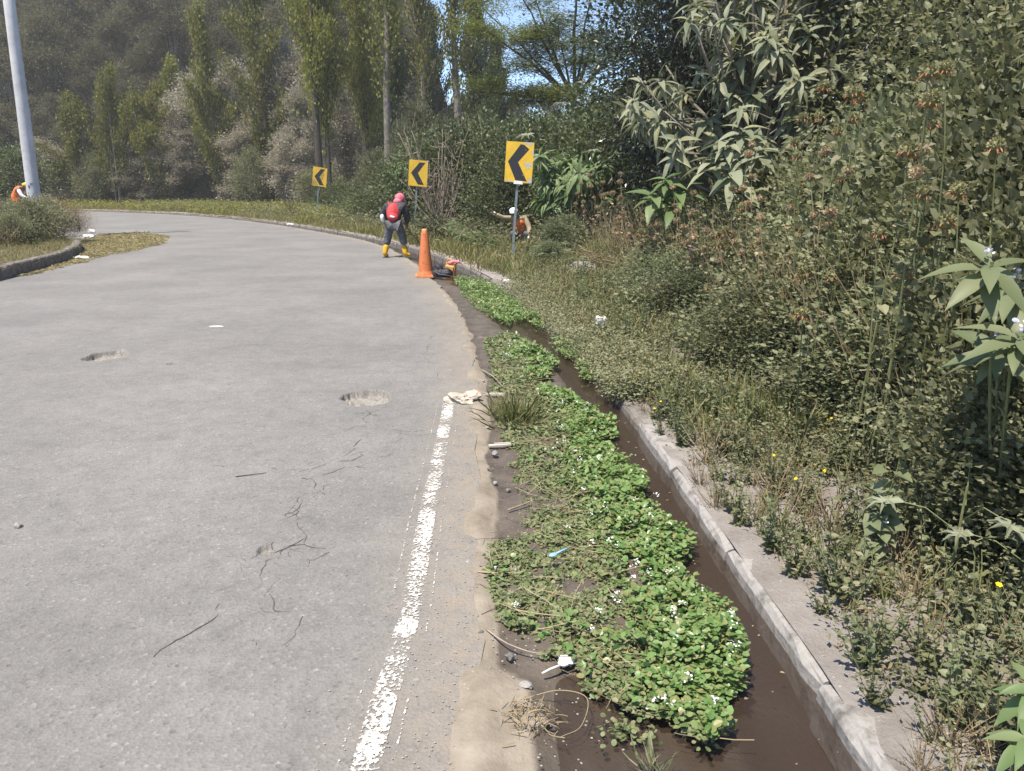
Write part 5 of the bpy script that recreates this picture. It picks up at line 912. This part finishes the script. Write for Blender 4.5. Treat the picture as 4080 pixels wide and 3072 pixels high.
o = thing('machete', 'short blade held low in the crouching worker hand', 'tool', (wx + .3, wy - .22, w.location.z + .28)); a = Acc(); a.put(*box((-.14, -.02, -.07), (.26, .006, .04), Euler((0, -.45, 0)).to_matrix())); a.obj('blade', M['steel'], o); a = Acc(); a.put(*tube(np.array([(-.02, 0, -.01), (.07, 0, .03)]), .013, 6)); a.obj('handle', M['wood'], o)
# worker in orange overalls behind the pole
w = thing('person', 'worker in orange overalls and yellow cap stooping beside the concrete pole', 'person', (-16.85, 26.2, .42))
J = dict(pelvis=(-.12, .05, .78), waist=(-.08, .0, .95), chest=(.08, -.05, 1.14), neck=(.24, -.08, 1.2), head=(.33, -.1, 1.22), crown=(.36, -.1, 1.26), hipL=(-.16, .13, .75), kneeL=(-.06, .14, .42), ankL=(-.2, .14, .08), toeL=(-.08, .14, .03), hipR=(-.12, -.08, .75), kneeR=(.06, -.1, .45), ankR=(.0, -.1, .08), toeR=(.12, -.1, .03), shL=(.14, .1, 1.15), elL=(.3, .12, .95), wrL=(.5, .08, 1.0), paL=(.57, .07, 1.02), shR=(.12, -.2, 1.13), elR=(.24, -.24, .9), wrR=(.42, -.2, .8), paR=(.48, -.18, .78))
body(w, J, M['skin']); face(w, J['head'], (.8, -.1, -.45), M['skin'])
garment('overalls', J, [[(J['pelvis'], (.16, .14)), (J['waist'], (.16, .13)), (J['chest'], (.17, .13)), (lerp(J['chest'], J['neck'], .6), .08)], [(J['pelvis'], (.16, .14)), (J['hipL'], .115), (J['kneeL'], .09), (J['ankL'], .065)], [(J['pelvis'], (.16, .14)), (J['hipR'], .115), (J['kneeR'], .09), (J['ankR'], .065)]], M['vest'], w)
for s_ in 'LR': garment('sleeve', J, [[(J['sh' + s_], .078), (J['el' + s_], .06), (J['wr' + s_], .045)]], M['white'], w); garment('boot', J, [[(J['ank' + s_], .055), (J['toe' + s_], (.05, .04))]], M['sole'], w)
V, F = blob(np.array(J['head']) + np.array([.01, 0, .05]), .105, 5, .04, 3, (1, 1, .75)); cp_ = add('cap', mesh_np('cap', V, F, (M['yellowcap'],), True), w); V, F = blob(np.array(J['head']) + np.array([.12, 0, .02]), .07, 6, .04, 2, (1, 1, .2)); add('cap_brim', mesh_np('cbr', V, F, (M['yellowcap'],), True), cp_)

# ------------------------------------------------------------------ cut brush, boulders, stones, litter
def brush(x, y, rz, n, L_, label, mat, lean=.5, leafs=14, T=T_LANCE, ll=.2, tm=None):
    g = np.random.default_rng(int(abs(x * 37 + y * 11))); z0 = float(gz([x], [y])[0]); o = thing('cut_brush', label, 'brush', (x, y, z0), rz); fo = Acc()
    for k in range(n):
        a = g.normal(math.pi, .35); h = g.uniform(.1, lean); p = bend_path((g.normal(0, .25), g.normal(0, .25), .02), (math.cos(a) * L_ * g.uniform(.6, 1), math.sin(a) * L_ * .6, h * L_), 6, .06, g); s_ = Acc(); s_.put(*tube(p, np.linspace(.012, .004, 6), 5)); s_.obj('stalk', tm or M['gstem'], o, True)
        q = g.uniform(.5, 5, leafs); i0 = np.minimum(q.astype(int), 4); fo.put(*leaves(T, p[i0] + (p[i0 + 1] - p[i0]) * (q - i0)[:, None], rdir(leafs, g) + np.array([-.5, 0, .1]), np.array([0, 0, 1.]) + g.normal(0, .4, (leafs, 3)), ll * g.uniform(.5, 1.1, leafs)))
    fo.obj('foliage', mat, o); return o
brush(-.15, 18.2, .1, 14, 1.7, 'freshly cut pale green stalks heaped beside the crouching worker', M['solb'], .45)
brush(-1.75, 20.6, .5, 12, 1.5, 'cut dark green branches heaped behind the orange cone', M['popd'], .9, 60, T_SLIM, .14, M['barkd'])
brush(-2.6, 21.6, 2.6, 6, 1.4, 'dry bare cut branches lying before the dark thicket', M['dry'], .7, 6, T_SLIM, .1, M['twig'])
brush(2.0, 13.8, .3, 8, 1.2, 'dry brown stalks heaped on the sandy mound', M['dry'], .4, 16, T_SLIM, .12, M['dry'])
brush(-9.6, 36.6, .8, 10, 1.8, 'yellowing cut branches heaped behind the stained chevron sign', M['ygrass'], .6, 40, T_SLIM, .2, M['dry'])
M['rock'] = rough_mat('grey_stone', (.2, .185, .175), (.36, .34, .325), 9, .9, .6, 8, dist=.02); M['rockd'] = rough_mat('dark_pebble', (.1, .095, .09), (.2, .19, .18), 20, .85, .4)
def stone(x, y, r_, sd, label, group=None, mat='rock', sq=(1, .8, .6), z=None, name='stone', cat='stone', sub=3):
    z = float(gz([x], [y])[0]) if z is None else z; V, F = blob((0, 0, 0), r_, sd, .55, sub, sq); o = add(name, mesh_np('stone', V, F, (M[mat],), False), loc=(x, y, z + r_ * sq[2] * .45)); o.rotation_euler = (0, 0, sd * 1.3); return tag(o, label, cat, group)
stone(1.32, 13.7, .26, 31, 'flat grey boulder in grass below the seed balls', sq=(1.2, .8, .5), name='boulder', cat='boulder'); stone(2.0, 16.6, .24, 32, 'pale rounded boulder on the sandy mound', sq=(1.1, .8, .6), name='boulder', cat='boulder'); stone(2.35, 16.9, .16, 33, 'small pale boulder beside larger rounded one', name='boulder', cat='boulder'); stone(1.05, 14.1, .13, 34, 'small grey boulder left of the flat boulder', name='boulder', cat='boulder')
stone(-2.47, 3.4, .022, 41, 'single cream pebble alone on the asphalt', mat='rock', z=0, sq=(1, .8, .8), name='pebble', cat='pebble', sub=2)
for i, (x, y, r_) in enumerate(((-.01, 2.36, .02), (-.06, 2.16, .018), (-.09, 2.26, .014), (.05, 2.2, .02), (.18, 2.34, .016), (-.11, 4.48, .026), (-.12, 2.5, .012), (-.2, 3.05, .012), (-.15, 2.85, .01), (-.1, 4.0, .016), (-.14, 4.2, .014), (.02, 3.0, .012), (-.02, 3.9, .014), (-.17, 5.0, .018), (-.28, 5.2, .014), (-.16, 1.98, .012), (-.05, 1.9, .013), (.1, 2.1, .012), (-.03, 2.6, .02), (-.25, 6.3, .016), (-.35, 7.2, .018))):
    stone(x, y, r_, 50 + i, 'small grey pebble on silt beside the road edge', 'pebbles along the road edge', 'rock' if i % 2 else 'rockd', z=-.014 if x > -.12 else -.004, name='pebble', cat='pebble', sub=2)
# countless grit
n = 2600; yy = 1.5 + 9 * R.random(n) ** 1.6; e = R.normal(0, .22, n); x, y = kp(s_at(yy), -gutter_w(yy) - e); V0, F0 = blob((0, 0, 0), 1, 3, .5, 1, (1, .8, .6)); r_ = R.uniform(.0015, .005, n); V = (V0[None] * r_[:, None, None] + np.stack([x, y, np.where(e > 0, .004, -.008)], 1)[:, None]).reshape(-1, 3); F = (F0[None] + (np.arange(n) * len(V0))[:, None, None]).reshape(-1, 3)
n2 = 1500; yy = 1.3 + 8 * R.random(n2) ** 1.6; x, y = kp(s_at(yy), .06 + 1.6 * R.random(n2) ** 1.4); r_ = R.uniform(.002, .009, n2) * R.uniform(.4, 1, n2); V2 = (V0[None] * r_[:, None, None] + np.stack([x, y, gz(x, y)], 1)[:, None]).reshape(-1, 3); F2 = (F0[None] + (np.arange(n2) * len(V0))[:, None, None]).reshape(-1, 3); tag(add('verge_grit', mesh_np('verge_grit', V2, F2, (M['rock'],))), 'small stones and grit on the sandy verge', kind='stuff')
tag(add('grit', mesh_np('grit', V, F, (M['rock'],))), 'fine grit scattered along the road edge', kind='stuff')
M['paper'] = plain('white_litter', (.66, .65, .63), .7, .2, .08); M['paperg'] = plain('dirty_paper', (.42, .37, .31), .8, .2, .2); M['blue'] = plain('pale_blue_plastic', (.22, .4, .58), .4, .5, .05)
def crumple(x, y, z, r_, sd, label, mat, sq=(1, .7, .35), group=None, name='crumpled_paper'):
    V, F = blob((0, 0, 0), r_, sd, 1.1, 3, sq); V[:, 2] = np.maximum(V[:, 2], -r_ * sq[2] * .5); o = add(name, mesh_np(name, V, F, (M[mat],), False), loc=(x, y, z + r_ * sq[2] * .5)); return tag(o, label, 'litter', group)
crumple(-.41, 5.62, .005, .09, 61, 'crumpled dirty white paper lying across the end of the line', 'paperg', (1.2, .7, .5)); crumple(-.33, 5.7, .005, .07, 66, 'grey paper scrap behind the crumpled white paper', 'paperg', (1, .8, .6))
crumple(.97, 7.98, .2, .06, 62, 'white tissue caught in verge grass', 'paper', (.8, .6, .9)); crumple(-.43, 12.98, -.04, .06, 63, 'white scrap floating in the far cress', 'paper'); crumple(-.08, 12.39, .12, .07, 64, 'white scrap lying on the kerb behind far cress', 'paper'); crumple(.76, 8.3, .05, .1, 65, 'pale rubble lump beside the small cress patch', 'paperg', (1.4, .8, .35))
crumple(-15.2, 27.4, .03, .16, 67, 'white scrap on clippings beyond the island kerb end', 'paper', (1.1, .7, .5)); crumple(-13.7, 24.4, .03, .14, 68, 'white scrap on clippings at the island kerb end', 'paper', (1.2, .7, .5)); crumple(-10.1, 17.6, .01, .09, 69, 'white scrap against the dark island kerb', 'paper', (1.4, .6, .4)); crumple(-8.9, 30.4, .14, .1, 70, 'white scrap on grass behind the far kerb', 'paper', (1.4, .6, .4)); crumple(.2, 2.33, -.015, .022, 71, 'small white tissue beside the plastic spoon', 'paper', (1.1, .8, .7)); crumple(-3.6, 8.9, 0, .04, 72, 'flat white scrap on open asphalt', 'paper', (1.5, .6, .1))
def spoon(x, y, z, rz, mat, label):
    o = thing('plastic_spoon', label, 'spoon', (x, y, z), rz); a = Acc(); a.put(*tube(np.array([(0, 0, .0), (.05, 0, .004), (.085, 0, .002)]), [.0055, .004, .003], 6)); a.obj('handle', M[mat], o, True); V, F = blob((-.018, 0, .002), .02, 2, .05, 2, (1.15, .8, .28)); add('bowl', mesh_np('bowl', V, F, (M[mat],), True), o)
spoon(.175, 2.31, -.01, math.radians(215), 'paper', 'white plastic spoon on wet mud beside the cress'); spoon(.2, 3.06, .035, math.radians(40), 'blue', 'pale blue plastic spoon lying on the cress')
def slat(x, y, z, L_, w_, th, rz, label, mat='twig'):
    o = thing('wood_piece', label, 'wood', (x, y, z), rz); V, F = box((0, 0, th / 2), (L_, w_, th)); V[:, 1] += np.sin(V[:, 0] * 20) * .006; add('splinter', mesh_np('slat', V, F, (M[mat],)), o)
    V, F = box((L_ * .12, w_ * .3, th * 1.2), (L_ * .7, w_ * .35, th * .8)); add('splinter', mesh_np('slat2', V, F, (M[mat],)), o)
M['palewood'] = plain('bleached_wood', (.48, .43, .37), .8, .2, .15); slat(-.08, 4.64, -.012, .15, .03, .012, .15, 'bleached flat piece of wood on the mud beside cress', 'palewood'); slat(-.14, 5.85, -.005, .17, .02, .014, -.25, 'short bleached stick beside the grass tuft', 'palewood')
def twig(pts, r_, label, group=None, mat='dry'):
    P_ = catmull(np.array(pts, float), 6); o = thing('twig', label, 'twig', tuple(P_[0]), 0, group); a = Acc(); a.put(*tube(P_ - P_[0], np.linspace(r_, r_ * .5, len(P_)), 5)); a.obj('stick', M[mat], o, True)
twig([(-.1, 2.52, .0), (-.02, 2.42, .006), (.08, 2.37, .0), (.17, 2.38, -.01)], .004, 'thin dark twig curving over silt beside cress', mat='twig'); twig([(-.01, 2.65, .01), (.08, 2.6, .02), (.2, 2.56, .03)], .004, 'pale straight stem lying at the cress edge'); twig([(.04, 2.13, -.01), (.16, 2.16, .0), (.25, 2.12, .0), (.22, 2.0, -.01), (.15, 1.95, -.01)], .002, 'looping thin straw on the wet mud'); twig([(-.02, 3.62, -.005), (.06, 3.68, .0), (.1, 3.72, .0)], .006, 'short stick on mud where cress begins', mat='twig'); twig([(-1.62, 4.06, .006), (-1.5, 4.1, .008), (-1.46, 4.12, .006)], .003, 'dark twig lying on open asphalt', mat='barkd'); twig([(-.15, 2.95, .006), (-.06, 2.93, .01)], .005, 'pale cane bit at the road edge'); twig([(-.28, 6.7, .0), (-.16, 6.35, .02), (-.08, 6.1, .0)], .007, 'grey stick between road edge and cress', mat='twig'); twig([(2.05, 4.25, .6), (2.28, 4.3, .6), (2.5, 4.3, .68)], .003, 'pale string strung between bushes', mat='palewood')
o = thing('dry_grass_clump', 'uprooted clump of dry brown grass on silt beside the puddle', 'grass clump', (.05, 2.03, -.02)); a = Acc(); n = 150; g = np.random.default_rng(3); P_ = g.normal(0, 1, (n, 3)) * np.array([.055, .04, .0]) + np.array([0, 0, .012]); P_[:, 2] += g.uniform(0, .03, n); a.put(*leaves(T_BLADE, P_, rdir(n, g) * np.array([1, .7, .35]), np.array([0, 0, 1.]) + g.normal(0, .5, (n, 3)), g.uniform(.025, .075, n))); tag(a.obj('blade_tangle', M['dry'], o), kind='stuff'); V, F = blob((0, 0, .0), .05, 5, .5, 3, (1.3, .8, .35)); add('root_soil', mesh_np('rs', V, F, (M['mud'],), True, {'damp': np.full(len(V), .45)}), o)
def tuft(x, y, n, l0, l1, label, mat, z=-.02, sp=.03):
    g = np.random.default_rng(int(abs(x * 99 + y * 7))); o = thing('grass_tuft', label, 'grass tuft', (x, y, z)); a = Acc(); P_ = g.normal(0, sp, (n, 3)) * np.array([1, 1, 0]); a.put(*leaves(T_BLADE, P_, np.array([0, 0, 1.]) + P_ / sp * .4 + g.normal(0, .3, (n, 3)), rdir(n, g), g.uniform(l0, l1, n))); tag(a.obj('blade_tuft', M[mat], o), kind='stuff'); return o
tuft(.02, 5.25, 150, .1, .26, 'bright green grass tuft growing out of the cress mat', 'grass', sp=.1); tuft(.42, 1.82, 60, .04, .1, 'small grass tuft in the wet mud', 'weed', sp=.025); tuft(-9.5, 13.6, 60, .1, .2, 'dry tuft at the foot of the island kerb', 'cut', z=0)
def sprout(x, y, n, label):
    g = np.random.default_rng(int(x * 99)); o = thing('cress_sprout', label, 'plant', (x, y, -.05)); a = Acc(); P_ = g.normal(0, 1, (n, 3)) * np.array([.05, .035, 0]) + np.array([0, 0, .01]); P_[:, 2] += g.uniform(0, .035, n); a.put(*leaves(T_ROUND, P_, rdir(n, g) * np.array([1, 1, .3]), np.array([0, 0, 1.]) + g.normal(0, .3, (n, 3)), g.uniform(.012, .024, n))); a.obj('foliage', M['cressd'], o)
sprout(.37, 2.0, 90, 'straggling cress sprig apart from the main mat in the puddle')

# ------------------------------------------------------------------ floating bits and the air
n = 260; yy = R.uniform(1.6, 13, n); t = -R.random(n) ** 1.5 * .75; x, y = kp(s_at(yy), t - .03); V, F = leaves(T_OVAL, np.stack([x, y, np.full(n, WATER_Z + .003)], 1), rdir(n) * np.array([1, 1, .02]), np.array([[0, 0, 1.]] * n) + R.normal(0, .08, (n, 3)), R.uniform(.006, .022, n)); tag(add('floating_bits', mesh_np('bits', V, F, (M['dry'],))), 'pale leaf bits floating on the gutter water', kind='stuff')
m = bpy.data.materials.new('hazy_air'); m.use_nodes = True; N = m.node_tree.nodes; N.clear(); mo = N.new('ShaderNodeOutputMaterial'); pv = N.new('ShaderNodeVolumePrincipled'); pv.inputs['Color'].default_value = (.9, .9, .9, 1); pv.inputs['Density'].default_value = .0008; m.node_tree.links.new(pv.outputs[0], mo.inputs['Volume'])
V, F = box((-50, 75, 32), (520, 250, 67)); tag(add('haze', mesh_np('haze', V, F, (m,))), 'thin pale haze filling the air', kind='stuff')
